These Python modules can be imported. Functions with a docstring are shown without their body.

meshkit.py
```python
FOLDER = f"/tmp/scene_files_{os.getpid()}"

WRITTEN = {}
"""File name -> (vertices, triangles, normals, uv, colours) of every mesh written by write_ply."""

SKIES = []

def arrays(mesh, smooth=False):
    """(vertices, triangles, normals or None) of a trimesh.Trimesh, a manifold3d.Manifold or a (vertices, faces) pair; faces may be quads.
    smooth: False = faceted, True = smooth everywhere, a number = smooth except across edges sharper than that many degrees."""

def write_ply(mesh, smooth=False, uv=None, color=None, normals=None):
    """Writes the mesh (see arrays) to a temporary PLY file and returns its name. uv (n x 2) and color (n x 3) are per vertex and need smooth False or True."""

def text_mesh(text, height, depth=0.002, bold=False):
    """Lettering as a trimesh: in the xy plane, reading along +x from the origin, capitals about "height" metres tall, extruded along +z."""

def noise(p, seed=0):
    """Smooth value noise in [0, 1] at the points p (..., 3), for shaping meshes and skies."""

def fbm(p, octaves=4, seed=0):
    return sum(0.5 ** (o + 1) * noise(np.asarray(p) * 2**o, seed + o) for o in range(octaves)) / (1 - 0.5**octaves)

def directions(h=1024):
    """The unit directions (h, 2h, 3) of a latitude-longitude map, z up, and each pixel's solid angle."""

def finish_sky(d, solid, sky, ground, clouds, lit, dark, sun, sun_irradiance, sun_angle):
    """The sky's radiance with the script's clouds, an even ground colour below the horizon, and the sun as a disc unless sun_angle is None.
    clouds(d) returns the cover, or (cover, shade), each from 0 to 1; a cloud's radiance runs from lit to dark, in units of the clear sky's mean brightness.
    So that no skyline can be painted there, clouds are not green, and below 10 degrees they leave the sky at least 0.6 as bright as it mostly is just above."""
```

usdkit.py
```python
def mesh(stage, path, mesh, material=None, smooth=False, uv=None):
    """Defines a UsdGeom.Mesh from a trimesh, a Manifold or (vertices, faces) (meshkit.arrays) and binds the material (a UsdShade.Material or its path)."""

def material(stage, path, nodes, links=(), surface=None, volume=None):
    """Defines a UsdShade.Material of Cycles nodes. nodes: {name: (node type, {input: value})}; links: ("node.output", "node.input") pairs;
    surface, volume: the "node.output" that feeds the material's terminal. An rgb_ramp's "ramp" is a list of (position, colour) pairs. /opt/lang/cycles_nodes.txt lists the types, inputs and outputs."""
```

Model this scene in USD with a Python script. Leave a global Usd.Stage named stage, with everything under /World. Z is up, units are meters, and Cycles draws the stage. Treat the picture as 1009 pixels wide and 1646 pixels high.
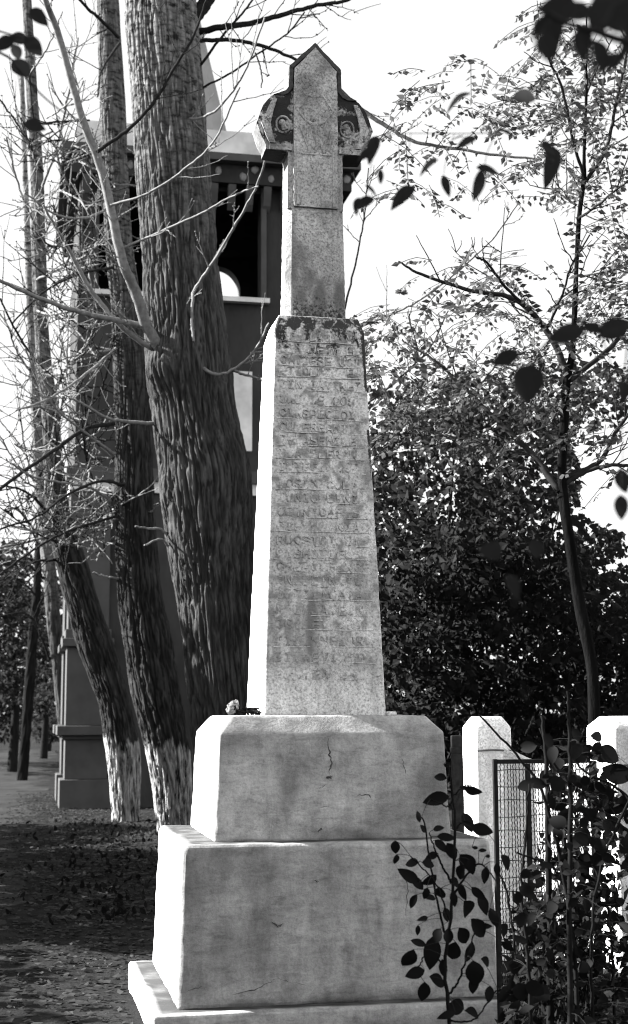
import math, random
import numpy as np
import trimesh, manifold3d as m3
from shapely.geometry import Polygon, box as sbox, LineString
from shapely.ops import unary_union
from pxr import Usd, UsdGeom, UsdLux, UsdShade, Gf, Sdf, Vt
import usdkit, meshkit

rng = np.random.default_rng(7)
stage = Usd.Stage.CreateInMemory()
UsdGeom.SetStageUpAxis(stage, UsdGeom.Tokens.z)
UsdGeom.SetStageMetersPerUnit(stage, 1.0)
UsdGeom.Xform.Define(stage, '/World')
UsdGeom.Scope.Define(stage, '/World/Looks')
PI = math.pi

# ------------------------------------------------------------------ camera, sky, sun, exposure
W0, H0, FPX, PITCH, ROLL, EYE = 1009.0, 1646.0, 2300.0, 0.140, -0.003, 1.55
EXPOSURE = 2.85
SUN_AZ_BEHIND, SUN_EL = math.radians(7), math.radians(31)
SUN = np.array([-math.cos(SUN_AZ_BEHIND)*math.cos(SUN_EL), math.sin(SUN_AZ_BEHIND)*math.cos(SUN_EL), math.sin(SUN_EL)])
fwd = np.array([0, math.cos(PITCH), math.sin(PITCH)]); rgt = np.array([1.0, 0, 0]); upv = np.cross(rgt, fwd)
_c, _s = math.cos(ROLL), math.sin(ROLL)
rgt, upv = _c*rgt + _s*upv, -_s*rgt + _c*upv
EYEP = np.array([0, 0, EYE])
cam = UsdGeom.Camera.Define(stage, '/World/camera')
M = Gf.Matrix4d(*[float(x) for x in (*rgt, 0, *upv, 0, *(-fwd), 0, *EYEP, 1)])
cam.AddTransformOp().Set(M)
cam.CreateHorizontalApertureAttr(24.0); cam.CreateVerticalApertureAttr(24.0*H0/W0)
cam.CreateFocalLengthAttr(24.0*FPX/W0)
cam.CreateFStopAttr(4.5); cam.CreateFocusDistanceAttr(7.8)
cam.CreateClippingRangeAttr(Gf.Vec2f(0.05, 3000))
cam.CreateExposureAttr(EXPOSURE)

dome = UsdLux.DomeLight.Define(stage, '/World/sky')
sky_mat = usdkit.material(stage, '/World/Looks/sky_look', {
    'tc': ('geometry', {}),
    'sky': ('sky_texture', {'sky_type': 'single_scattering', 'sun_disc': False, 'sun_elevation': SUN_EL,
            'sun_rotation': math.atan2(SUN[0], SUN[1]), 'aerosol_density': 3.0, 'ozone_density': 1.0}),
    'bw': ('rgb_to_bw', {}),
    'cn': ('noise_texture', {'scale': 2.2, 'detail': 6.0, 'roughness': .55}),
    'cr': ('map_range', {'from_min': .3, 'from_max': .7, 'to_min': .5, 'to_max': .75, 'clamp': True}),
    'cm': ('mix', {'color2': (2.7, 2.7, 2.7)}),
    'bg': ('background_shader', {'strength': 0.06})},
    [('sky.color', 'bw.color'), ('tc.position', 'cn.vector'), ('cn.fac', 'cr.value'), ('cr.result', 'cm.fac'), ('bw.val', 'cm.color1'), ('cm.color', 'bg.color')], surface='bg.background')
UsdShade.MaterialBindingAPI.Apply(dome.GetPrim()).Bind(sky_mat)
dome.GetPrim().SetCustomDataByKey('kind', 'structure')
sun = UsdLux.DistantLight.Define(stage, '/World/sun')
sun.CreateIntensityAttr(0.9); sun.CreateAngleAttr(0.5); sun.CreateColorAttr(Gf.Vec3f(1, 0.995, 0.985)); sun.CreateNormalizeAttr(True)
_z = SUN; _x = np.cross([0, 0, 1], _z); _x /= np.linalg.norm(_x); _y = np.cross(_z, _x)
sun.AddTransformOp().Set(Gf.Matrix4d(*[float(v) for v in (*_x, 0, *_y, 0, *_z, 0, 0, 0, 20, 1)]))

# ------------------------------------------------------------------ helpers
def ray(px, py):
    d = fwd + rgt*((px - W0/2)/FPX) - upv*((py - H0/2)/FPX)
    return d
def at(px, py, D):
    """the place at D metres in front of the camera (along the ground) that is seen in direction (px, py)"""
    d = ray(px, py); return EYEP + d*(D/d[1])
def px_size(D): return D/FPX
def on_plane(px, py, p0, n):
    d = ray(px, py); t = np.dot(np.asarray(p0) - EYEP, n)/np.dot(d, n); return EYEP + d*t

used = {}
def unique(parent, name):
    k = (parent, name); n = used.get(k, 0); used[k] = n + 1
    return f'{parent}/{name}' if n == 0 else f'{parent}/{name}_{n:03d}'
def path_of(p): return '/World' if p is None else (p if isinstance(p, str) else str(p.GetPath()))
def tag(prim, label=None, category=None, group=None, kind=None):
    for k, v in (('label', label), ('category', category), ('group', group), ('kind', kind)):
        if v: prim.SetCustomDataByKey(k, v)
    return prim
def thing(name, label, category, loc=(0, 0, 0), rz=0.0, group=None):
    x = UsdGeom.Xform.Define(stage, unique('/World', name))
    x.AddTranslateOp().Set(Gf.Vec3d(*[float(v) for v in loc]))
    if rz: x.AddRotateZOp().Set(math.degrees(rz))
    return tag(x.GetPrim(), label, category, group)
def obj(name, mesh, mat, parent=None, smooth=False, masks=None, **kw):
    m = usdkit.mesh(stage, unique(path_of(parent), name), mesh, mat, smooth)
    if masks:
        pts = np.array(m.GetPointsAttr().Get(), float)
        for k, fn in masks.items():
            UsdGeom.PrimvarsAPI(m).CreatePrimvar(k, Sdf.ValueTypeNames.FloatArray, 'vertex').Set(Vt.FloatArray.FromNumpy(np.asarray(fn(pts), np.float32)))
    return tag(m.GetPrim(), **kw)

def smoothstep(a, b, x):
    t = np.clip((np.asarray(x, float) - a)/(b - a), 0, 1); return t*t*(3 - 2*t)
def g(v): return (v, v, v)

class MB:
    def __init__(s): s.v, s.f, s.n = [], [], 0
    def add(s, v, f):
        v = np.asarray(v, float); s.v.append(v); s.f.append(np.asarray(f, int) + s.n); s.n += len(v); return s
    def tm(s, t): return s.add(t.vertices, t.faces)
    def mesh(s): return trimesh.Trimesh(np.vstack(s.v), np.vstack(s.f), process=False)
def bx(x0, x1, y0, y1, z0, z1):
    t = trimesh.creation.box((x1-x0, y1-y0, z1-z0)); t.apply_translation(((x0+x1)/2, (y0+y1)/2, (z0+z1)/2)); return t
def man(t):
    return m3.Manifold(m3.Mesh(np.asarray(t.vertices, np.float32), np.asarray(t.faces, np.uint32)))
def to_tm(m):
    q = m.to_mesh(); return trimesh.Trimesh(np.array(q.vert_properties[:, :3]), np.array(q.tri_verts), process=False)
def rounded_hull(pts, r, refine=None, seg=12):
    """convex body through the points with edges rounded to radius r"""
    c = np.mean(pts, 0); sp = []
    for p in pts:
        p = np.asarray(p, float); q = p - np.sign(p - c)*r
        sp.append(m3.Manifold.sphere(r, seg).translate([float(x) for x in q]))
    h = m3.Manifold.batch_hull(sp)
    return to_tm(h.refine_to_length(refine) if refine else h)
def rbox(x0, x1, y0, y1, z0, z1, r=0.01, refine=None, seg=8):
    return rounded_hull([(x, y, z) for x in (x0, x1) for y in (y0, y1) for z in (z0, z1)], r, refine, seg)
def wobble(t, amp, freq, seed=0):
    n = t.vertex_normals; v = np.array(t.vertices)
    v += n*((meshkit.fbm(v*freq + 31.7, 4, seed) - .5)*2*amp)[:, None]
    return trimesh.Trimesh(v, t.faces, process=False)
def prism(poly, depth, y_front):
    """extrudes a polygon drawn in (x, z) backwards from y_front"""
    geoms = getattr(poly, 'geoms', [poly]); out = []
    for gg in geoms:
        t = trimesh.creation.extrude_polygon(gg, depth, engine='earcut')
        v = np.array(t.vertices); v = np.stack([v[:, 0], y_front + depth - v[:, 2], v[:, 1]], 1)
        out.append(trimesh.Trimesh(v, t.faces[:, :], process=False))
    return trimesh.util.concatenate(out) if len(out) > 1 else out[0]

def spline(P, n):
    P = np.asarray(P, float)
    if len(P) == 2: P = np.array([P[0], P.mean(0), P[1]])
    Q = np.vstack([2*P[0]-P[1], P, 2*P[-1]-P[-2]])
    u = np.linspace(0, len(P)-1, n); i = np.minimum(u.astype(int), len(P)-2); t = (u - i)[:, None]
    a, b, c, d = Q[i], Q[i+1], Q[i+2], Q[i+3]
    return .5*(2*b + (c-a)*t + (2*a-5*b+4*c-d)*t*t + (3*b-a-3*c+d)*t**3)
def tube(P, R, sides=6, disp=None, cap=True):
    """a round limb along the points P with radii R; disp(theta, s, r, points) adds relief"""
    P, R = np.asarray(P, float), np.asarray(R, float); n = len(P)
    T = np.gradient(P, axis=0); T /= np.maximum(np.linalg.norm(T, axis=1, keepdims=True), 1e-9)
    u = np.cross(T[0], [0.3, 0.9, 0.1]); u /= np.linalg.norm(u); U = []
    for k in range(n):
        u = u - T[k]*np.dot(u, T[k]); u /= np.linalg.norm(u); U.append(u)
    U = np.array(U); V = np.cross(T, U)
    th = np.linspace(0, 2*PI, sides, endpoint=False)
    rr = np.repeat(R[:, None], sides, 1)
    if disp is not None:
        s = np.concatenate([[0], np.cumsum(np.linalg.norm(np.diff(P, axis=0), axis=1))])
        rr = rr + disp(th[None, :].repeat(n, 0), s[:, None].repeat(sides, 1), rr)
    v = (P[:, None] + rr[..., None]*(np.cos(th)[None, :, None]*U[:, None] + np.sin(th)[None, :, None]*V[:, None])).reshape(-1, 3)
    i, j = np.meshgrid(np.arange(n-1), np.arange(sides), indexing='ij'); i, j = i.ravel(), j.ravel(); k = (j+1) % sides
    a, b, c, d = i*sides+j, i*sides+k, (i+1)*sides+k, (i+1)*sides+j
    f = np.vstack([np.stack([a, b, c], 1), np.stack([a, c, d], 1)])
    if cap:
        v = np.vstack([v, P[0], P[-1]]); n0, n1 = len(v)-2, len(v)-1; jj = np.arange(sides); kk = (jj+1) % sides
        f = np.vstack([f, np.stack([kk, jj, np.full(sides, n0)], 1), np.stack([(n-1)*sides+jj, (n-1)*sides+kk, np.full(sides, n1)], 1)])
    return v, f

# ------------------------------------------------------------------ materials (the picture is black and white: every colour is a grey)
def look(name, nodes, links, surface): return usdkit.material(stage, '/World/Looks/' + name, nodes, links, surface=surface)
def plain(name, dark, light, scale=8, rough=.85, bump=.0, bscale=60, bdist=.01, stretch=(1, 1, 1), spec=.3):
    n = {'gm': ('geometry', {}), 'mp': ('mapping', {'scale': stretch}),
         'n1': ('noise_texture', {'scale': scale, 'detail': 6.0, 'roughness': .62}),
         'r': ('rgb_ramp', {'ramp': [(.3, g(dark)), (.66, g(light))]}),
         'n2': ('noise_texture', {'scale': bscale, 'detail': 5.0, 'roughness': .6}),
         'b': ('bump', {'strength': bump, 'distance': bdist}),
         'p': ('principled_bsdf', {'roughness': rough, 'specular_ior_level': spec})}
    l = [('gm.position', 'mp.vector'), ('mp.vector', 'n1.vector'), ('mp.vector', 'n2.vector'), ('n1.fac', 'r.fac'), ('r.color', 'p.base_color'), ('n2.fac', 'b.height')]
    if bump: l.append(('b.normal', 'p.normal'))
    return look(name, n, l, 'p.BSDF')

def stone(name, base, light, grime, lichen, bump=.35, pepper=.8, strokes=.0):
    """weathered render: mottled base, grime driven by the primvar 'grime', black lichen and painted underside shade by 'lichen'"""
    n = {'gm': ('geometry', {}), 'mp': ('mapping', {'scale': (1, 1, 1)}), 'ms': ('mapping', {'scale': (9, 9, 2.2)}),
         'n1': ('noise_texture', {'scale': 5.0, 'detail': 8.0, 'roughness': .65}),
         'n2': ('noise_texture', {'scale': 75.0, 'detail': 5.0, 'roughness': .7}),
         'n3': ('noise_texture', {'scale': 1.6, 'detail': 6.0, 'roughness': .7}),
         'n4': ('noise_texture', {'scale': 58.0, 'detail': 7.0, 'roughness': .7}),
         'r1': ('rgb_ramp', {'ramp': [(.3, g(base)), (.68, g(light))]}),
         'r2': ('rgb_ramp', {'ramp': [(.30, g(.16)), (.42, g(.62)), (.50, g(.95)), (.62, g(1.25))]}), 'mk': ('mapping', {'scale': (9, 9, 26)}), 'n5': ('noise_texture', {'scale': 1.0, 'detail': 6.0, 'roughness': .7, 'distortion': .6}), 'r5': ('rgb_ramp', {'ramp': [(.30, g(.55)), (.48, g(.95)), (.66, g(1.15))]}), 'mu3': ('mix', {'mix_type': 'multiply', 'fac': strokes}),
         'r3': ('rgb_ramp', {'ramp': [(.32, g(.62)), (.62, g(1.0))]}),
         'mu': ('mix', {'mix_type': 'multiply', 'fac': pepper}), 'mu2': ('mix', {'mix_type': 'multiply', 'fac': .8}),
         'ag': ('attribute', {'attribute': 'grime'}), 'al': ('attribute', {'attribute': 'lichen'}),
         'xg': ('mix', {'color2': g(grime)}),
         'la': ('math', {'math_type': 'add'}), 'lr': ('map_range', {'from_min': .96, 'from_max': 1.12, 'to_min': 0.0, 'to_max': 1.0, 'clamp': True}),
         'xl': ('mix', {'color2': g(lichen)}),
         'bm': ('math', {'math_type': 'add'}), 'bm2': ('math', {'math_type': 'add'}),
         'b': ('bump', {'strength': bump, 'distance': .006}),
         'p': ('principled_bsdf', {'roughness': .92, 'specular_ior_level': .2})}
    l = [('gm.position', 'mp.vector'), ('gm.position', 'ms.vector'), ('mp.vector', 'n1.vector'), ('mp.vector', 'n2.vector'), ('ms.vector', 'n3.vector'), ('mp.vector', 'n4.vector'),
         ('n1.fac', 'r1.fac'), ('n2.fac', 'r2.fac'), ('n3.fac', 'r3.fac'),
         ('r1.color', 'mu.color1'), ('r2.color', 'mu.color2'), ('mu.color', 'mu2.color1'), ('r3.color', 'mu2.color2'),
         ('gm.position', 'mk.vector'), ('mk.vector', 'n5.vector'), ('n5.fac', 'r5.fac'), ('mu2.color', 'mu3.color1'), ('r5.color', 'mu3.color2'), ('mu3.color', 'xg.color1'), ('ag.fac', 'xg.fac'),
         ('al.fac', 'la.value1'), ('n4.fac', 'la.value2'), ('la.value', 'lr.value'), ('lr.result', 'xl.fac'), ('xg.color', 'xl.color1'),
         ('xl.color', 'p.base_color'), ('n2.fac', 'bm.value1'), ('n1.fac', 'bm.value2'), ('bm.value', 'bm2.value1'), ('n5.fac', 'bm2.value2'), ('bm2.value', 'b.height'), ('b.normal', 'p.normal')]
    return look(name, n, l, 'p.BSDF')

def bark(name, dark, light, top_dark, top_light, white=None):
    """furrowed bark low down ('furrow' primvar in the grooves, 'up' = smoother paler bark higher up, 'wash' = limewash)"""
    n = {'gm': ('geometry', {}), 'mv': ('mapping', {'scale': (14, 14, 3.0)}), 'mh': ('mapping', {'scale': (9, 9, 20)}), 'mb': ('mapping', {'scale': (60, 60, 16)}),
         'n1': ('noise_texture', {'scale': 1.3, 'detail': 8.0, 'roughness': .68}), 'n2': ('noise_texture', {'scale': 1.0, 'detail': 6.0, 'roughness': .62}),
         'n3': ('noise_texture', {'scale': 1.0, 'detail': 5.0, 'roughness': .65}),
         'r1': ('rgb_ramp', {'ramp': [(.32, g(dark)), (.68, g(light))]}),
         'r2': ('rgb_ramp', {'ramp': [(.38, g(top_dark)), (.48, g(top_light*.6)), (.66, g(top_light))]}),
         'au': ('attribute', {'attribute': 'up'}), 'af': ('attribute', {'attribute': 'furrow'}), 'aw': ('attribute', {'attribute': 'wash'}),
         'x1': ('mix', {}), 'x2': ('mix', {'color2': g(dark*.45)}), 'wa': ('math', {'math_type': 'add'}),
         'wr': ('map_range', {'from_min': .92, 'from_max': 1.22, 'to_min': 0.0, 'to_max': 1.0, 'clamp': True}),
         'x3': ('mix', {'color2': g(white or .6)}),
         'b': ('bump', {'strength': .8, 'distance': .012}), 'p': ('principled_bsdf', {'roughness': 1.0, 'specular_ior_level': .03})}
    l = [('gm.position', 'mv.vector'), ('gm.position', 'mh.vector'), ('gm.position', 'mb.vector'), ('mv.vector', 'n1.vector'), ('mh.vector', 'n2.vector'), ('mb.vector', 'n3.vector'),
         ('n1.fac', 'r1.fac'), ('n2.fac', 'r2.fac'), ('au.fac', 'x1.fac'), ('r1.color', 'x1.color1'), ('r2.color', 'x1.color2'),
         ('x1.color', 'x2.color1'), ('af.fac', 'x2.fac'), ('x2.color', 'x3.color1'), ('aw.fac', 'wa.value1'), ('n1.fac', 'wa.value2'), ('wa.value', 'wr.value'), ('wr.result', 'x3.fac'),
         ('x3.color', 'p.base_color'), ('n3.fac', 'b.height'), ('b.normal', 'p.normal')]
    return look(name, n, l, 'p.BSDF')

def leafy(name, dark, light, trans, tfac=.35, rough=.6, spec=.12):
    n = {'gm': ('geometry', {}), 'r': ('rgb_ramp', {'ramp': [(0, g(dark)), (.7, g((dark+light)/2)), (1, g(light))]}),
         'p': ('principled_bsdf', {'roughness': rough, 'specular_ior_level': spec}), 't': ('translucent_bsdf', {'color': g(trans)}), 'm': ('mix_closure', {'fac': tfac})}
    l = [('gm.random_per_island', 'r.fac'), ('r.color', 'p.base_color'), ('p.BSDF', 'm.closure1'), ('t.BSDF', 'm.closure2')]
    return look(name, n, l, 'm.closure')

L = {}
L['shaft'] = stone('shaft_render', .62, .82, .17, .04, bump=.6)
L['pedestal'] = stone('pedestal_render', .33, .62, .045, .05, bump=.5, pepper=.28, strokes=.75)
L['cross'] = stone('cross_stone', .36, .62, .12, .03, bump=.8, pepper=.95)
L['letter'] = stone('letter_stone', .55, .72, .18, .04)
L['lichen'] = plain('lichen_stone', .02, .07, 30, .95, .6, 90, .006)
L['white'] = stone('white_paint', .68, .78, .4, .1, bump=.2)
L['crack'] = plain('crack_dirt', .05, .11, 40)
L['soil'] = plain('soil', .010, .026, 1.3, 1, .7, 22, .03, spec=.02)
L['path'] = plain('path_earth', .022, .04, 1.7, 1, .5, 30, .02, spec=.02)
L['litter'] = leafy('dry_leaves', .03, .36, .1, .15, .8)
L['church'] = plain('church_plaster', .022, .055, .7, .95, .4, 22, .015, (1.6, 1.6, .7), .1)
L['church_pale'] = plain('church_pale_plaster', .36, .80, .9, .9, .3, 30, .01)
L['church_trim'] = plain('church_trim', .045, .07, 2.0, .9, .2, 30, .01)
L['roof'] = plain('roof_tin', .16, .24, 1.5, .5, .1, 20, .01)
L['poplar'] = bark('poplar_bark', .022, .10, .018, .28)
L['washed'] = bark('limewashed_bark', .016, .06, .025, .17, .42)
L['thin_bark'] = bark('thin_dark_bark', .008, .02, .01, .025)
L['acacia_bark'] = bark('acacia_bark', .004, .009, .005, .012)
L['twig'] = plain('poplar_twig', .10, .22, 20, .8)
L['dark_twig'] = plain('dark_twig', .012, .03, 20, .95, spec=.04)
L['shrub_stem'] = plain('shrub_stem', .006, .014, 20, 1, spec=.03)
L['leaf_dark'] = leafy('shrub_leaf', .008, .018, .010, .2, .8)
L['leaf_near'] = leafy('overhanging_leaf', .010, .022, .05, .3, .7)
L['leaf_bush'] = leafy('bush_leaf', .005, .065, .05, .3, .7)
L['leaf_acacia'] = leafy('acacia_leaflet', .02, .07, .11, .4, .7)
L['leaf_hedge'] = leafy('hedge_leaf', .02, .05, .04, .3, .7)
L['metal'] = plain('dark_iron', .009, .022, 25, .9, .2, 80, .002, spec=.05)
L['petal'] = plain('dry_petal', .06, .22, 60, .9)
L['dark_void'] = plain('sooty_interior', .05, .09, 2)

# ------------------------------------------------------------------ setting: ground and path
YAW = .201
YD = np.array([-math.sin(.17), math.cos(.17)])        # the path runs this way
def ground_mesh():
    rs = np.concatenate([np.linspace(0, 40, 81), np.geomspace(42, 1500, 26)]); th = np.linspace(0, 2*PI, 144, endpoint=False)
    v = [(0, 14, 0)]
    R, T = np.meshgrid(rs[1:], th, indexing='ij')
    x, y = R*np.cos(T), 14 + R*np.sin(T)
    z = (meshkit.fbm(np.stack([x*.9, y*.9, x*0], -1), 4, 3) - .5)*.09*np.clip((R/4), .2, 1)
    z -= np.where(R < 60, 0, 0)
    v = np.vstack([v, np.stack([x, y, z - .02], -1).reshape(-1, 3)])
    n = len(th); f = [(0, 1+j, 1+(j+1) % n) for j in range(n)]
    for i in range(len(rs)-2):
        for j in range(n):
            a, b = 1+i*n+j, 1+i*n+(j+1) % n; f += [(a, a+n, b+n), (a, b+n, b)]
    return v, np.array(f)
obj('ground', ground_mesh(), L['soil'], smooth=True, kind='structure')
def path_point(s, w): # s metres along, w metres right of the path's right edge
    return np.array([-1.35, 5.6]) + YD*s + np.array([YD[1], -YD[0]])*w
S, Wd = np.linspace(-6, 60, 265), np.linspace(-2.6, 0, 14)
pv = []
for s in S:
    edge = .16*(meshkit.fbm(np.array([[s*.8, 3.1, 0]]), 3, 5)[0] - .5)*2
    for w in Wd:
        p = path_point(s, w + edge*(w > -1.3)); pv.append((p[0], p[1], 0))
pv = np.array(pv); pv[:, 2] = (meshkit.fbm(np.stack([pv[:, 0]*.9, pv[:, 1]*.9, pv[:, 0]*0], -1), 4, 3) - .5)*.09
wfr = np.tile((Wd + 2.6)/2.6, len(S)); pv[:, 2] = pv[:, 2]*1.0 - .02 + .012*np.sin(np.clip(wfr, 0, 1)*PI) - .004
n = len(Wd); ii, jj = np.meshgrid(np.arange(len(S)-1), np.arange(n-1), indexing='ij'); a = (ii*n+jj).ravel()
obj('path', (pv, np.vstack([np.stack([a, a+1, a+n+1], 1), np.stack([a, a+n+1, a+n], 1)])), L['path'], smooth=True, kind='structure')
def ground_z(x, y): return (meshkit.fbm(np.stack([np.asarray(x)*.9, np.asarray(y)*.9, np.asarray(x)*0], -1), 4, 3) - .5)*.09 - .02

# ------------------------------------------------------------------ the monument
MX, MY = -.003, 8.083
mon = thing('monument', 'tall tapering whitewashed stone monument topped by a carved cross', 'monument', (MX, MY, 0), YAW)
Q = .829
zP, zA, zB0, zB1, zS, zN1, zN2 = .12, .905, 1.442, 1.54, 3.789, 4.753, 5.314
def frustum(w0, d0, z0, w1, d1, z1, r, refine, extra=()):
    pts = [(sx*w/2, sy*d/2, z) for (w, d, z) in ((w0, d0, z0), (w1, d1, z1), *extra) for sx in (-1, 1) for sy in (-1, 1)]
    c = np.mean(pts, 0); sp = []
    for p in pts:
        q = np.array(p) - np.sign(p)*np.array([r, r, 0]); q[2] = p[2] - r*np.sign(p[2]-c[2]) if abs(p[2]-z0) < 1e-6 or abs(p[2]-max(x[2] for x in pts)) < 1e-6 else p[2]
        sp.append(m3.Manifold.sphere(r, 12).translate([float(x) for x in q]))
    return to_tm(m3.Manifold.batch_hull(sp).refine_to_length(refine))
F = lambda p, s, o=4, seed=0: meshkit.fbm(np.asarray(p)*np.asarray(s) + 17.3, o, seed)
def top_dirt(zt, lo=.02):  # soil and grime that lies on ledges
    return lambda p: smoothstep(zt-lo, zt-.004, p[:, 2])*smoothstep(.40, .60, F(p, 9, 4, 4))*.85
def ped_grime(z0, z1, s=1, w=1.0):
    def fn(p):
        a = smoothstep(.50, .74, F(p, (2.2, 2.2, 1.0), 5, 8+s))*.6
        b = smoothstep(.54, .72, F(p, (9, 9, 2.2), 5, 12+s))*.65
        low = smoothstep(z0+.10, z0+.0, p[:, 2])*smoothstep(.4, .62, F(p, (5, 5, 9), 4, 3))*.7
        front = smoothstep(-.2, -.45, p[:, 1])
        base = (.22 if z1 < 1.0 and z0 > .1 else .0)*front*(.6+.8*F(p, (1.5, 1.5, 1.5), 3, 2))*smoothstep(.9, -.5, p[:, 0])
        return np.clip(np.maximum.reduce([base + a*(.25+.5*front), b*(.2+.5*front), low*(.3+.7*front), smoothstep(z1-.03, z1-.012, p[:, 2])*np.minimum(smoothstep(w/2-.010, w/2-.045, np.abs(p[:, 0])), smoothstep(w*Q/2-.010, w*Q/2-.04, np.abs(p[:, 1])))*(.80 + .2*smoothstep(.36, .6, F(p, 11, 4, 4)))]), 0, .98)
    return fn
nil = lambda p: np.zeros(len(p))
pl = wobble(wobble(frustum(1.903, 1.903*Q, -.25, 1.903, 1.903*Q, zP, .018, .035), .008, 5, 1), .003, 22, 6)
obj('plinth', pl, L['pedestal'], mon, smooth=40, masks={'grime': ped_grime(0, zP, 1, 1.903), 'lichen': nil})
lb = wobble(wobble(frustum(1.651, 1.651*Q, zP-.01, 1.599, 1.599*Q, zA, .03, .028), .009, 4, 2), .0035, 19, 7)
lower = obj('lower_block', lb, L['pedestal'], mon, smooth=40, masks={'grime': ped_grime(zP, zA, 2, 1.599), 'lichen': nil})
ub = wobble(frustum(1.259, 1.259*Q, zA-.01, 1.076, 1.076*Q, zB1, .022, .03, extra=[(1.211, 1.211*Q, zB0)]), .007, 4, 3); ub = wobble(ub, .0035, 19, 9)
upper = obj('upper_block', ub, L['pedestal'], mon, smooth=40, masks={'grime': ped_grime(zA, zB1, 3, .9), 'lichen': nil})

WS0, DS0, WS1, DS1 = .674, .62, .518, .40
def shaft_half(z):
    t = (z - zB1)/(zS - zB1); return (WS0 + (WS1-WS0)*t)/2, (DS0 + (DS1-DS0)*t)/2
def shaft_grime(p):
    hw, hd = shaft_half(p[:, 2]); front = smoothstep(.0, .04, -(p[:, 1] + hd*.85) + .03)
    u = p[:, 0]/hw; z = p[:, 2]
    streak = 1.25*np.exp(-((u + .22 + .03*np.sin(z*9))/.15)**2)*smoothstep(1.80, 1.9, z)*smoothstep(2.32, 2.12, z)*(.55+.45*smoothstep(.35, .6, F(p, (30, 30, 4), 3, 2)))
    left = smoothstep(.45, -.7, u)*smoothstep(1.76, 1.84, z)*smoothstep(2.7, 1.95, z)*(.25 + .75*smoothstep(.40, .60, F(p, (45, 45, 5), 3, 5)))*.7
    band = np.maximum(smoothstep(.47, .7, F(p, (6, 6, 3), 5, 3))*.5, smoothstep(.52, .64, F(p, (26, 26, 20), 4, 13))*.75)*smoothstep(1.7, 1.8, z)
    foot = .35*smoothstep(1.78, 1.79, z)*smoothstep(1.95, 1.8, z)
    return np.clip(np.maximum.reduce([streak, left, band, foot])*front, 0, .95)
def shaft_lichen(p):
    hw, hd = shaft_half(p[:, 2]); u = p[:, 0]/hw; z = p[:, 2]
    front = smoothstep(.0, .03, -(p[:, 1] + hd*.9) + .03)
    top = .42*smoothstep(3.30, 3.74, z)*(.2+.8*front) + .13*smoothstep(3.68, 3.78, z)*(.2+.8*front)
    drip = .26*smoothstep(2.95, 3.55, z)*smoothstep(.42, .62, F(p, (34, 34, 16), 4, 7))*front
    edge = .74*smoothstep(.85, .95, u)*(.5 + .5*smoothstep(2.7, 3.2, z))*smoothstep(.28, .46, F(p, (3, 3, 3), 3, 9))*smoothstep(1.8, 1.9, z)
    spot = .5*np.exp(-((u-.52)**2/.02 + (z-3.33)**2/.006))*front
    return np.maximum.reduce([top + drip, edge, spot])
sh = wobble(frustum(WS0, DS0, zB1-.01, WS1, DS1, zS-.09, .012, .016, extra=[(WS1-.05, DS1-.05, zS)]), .003, 7, 4)
shaft = obj('shaft', sh, L['shaft'], mon, smooth=40, masks={'grime': shaft_grime, 'lichen': shaft_lichen})

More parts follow.
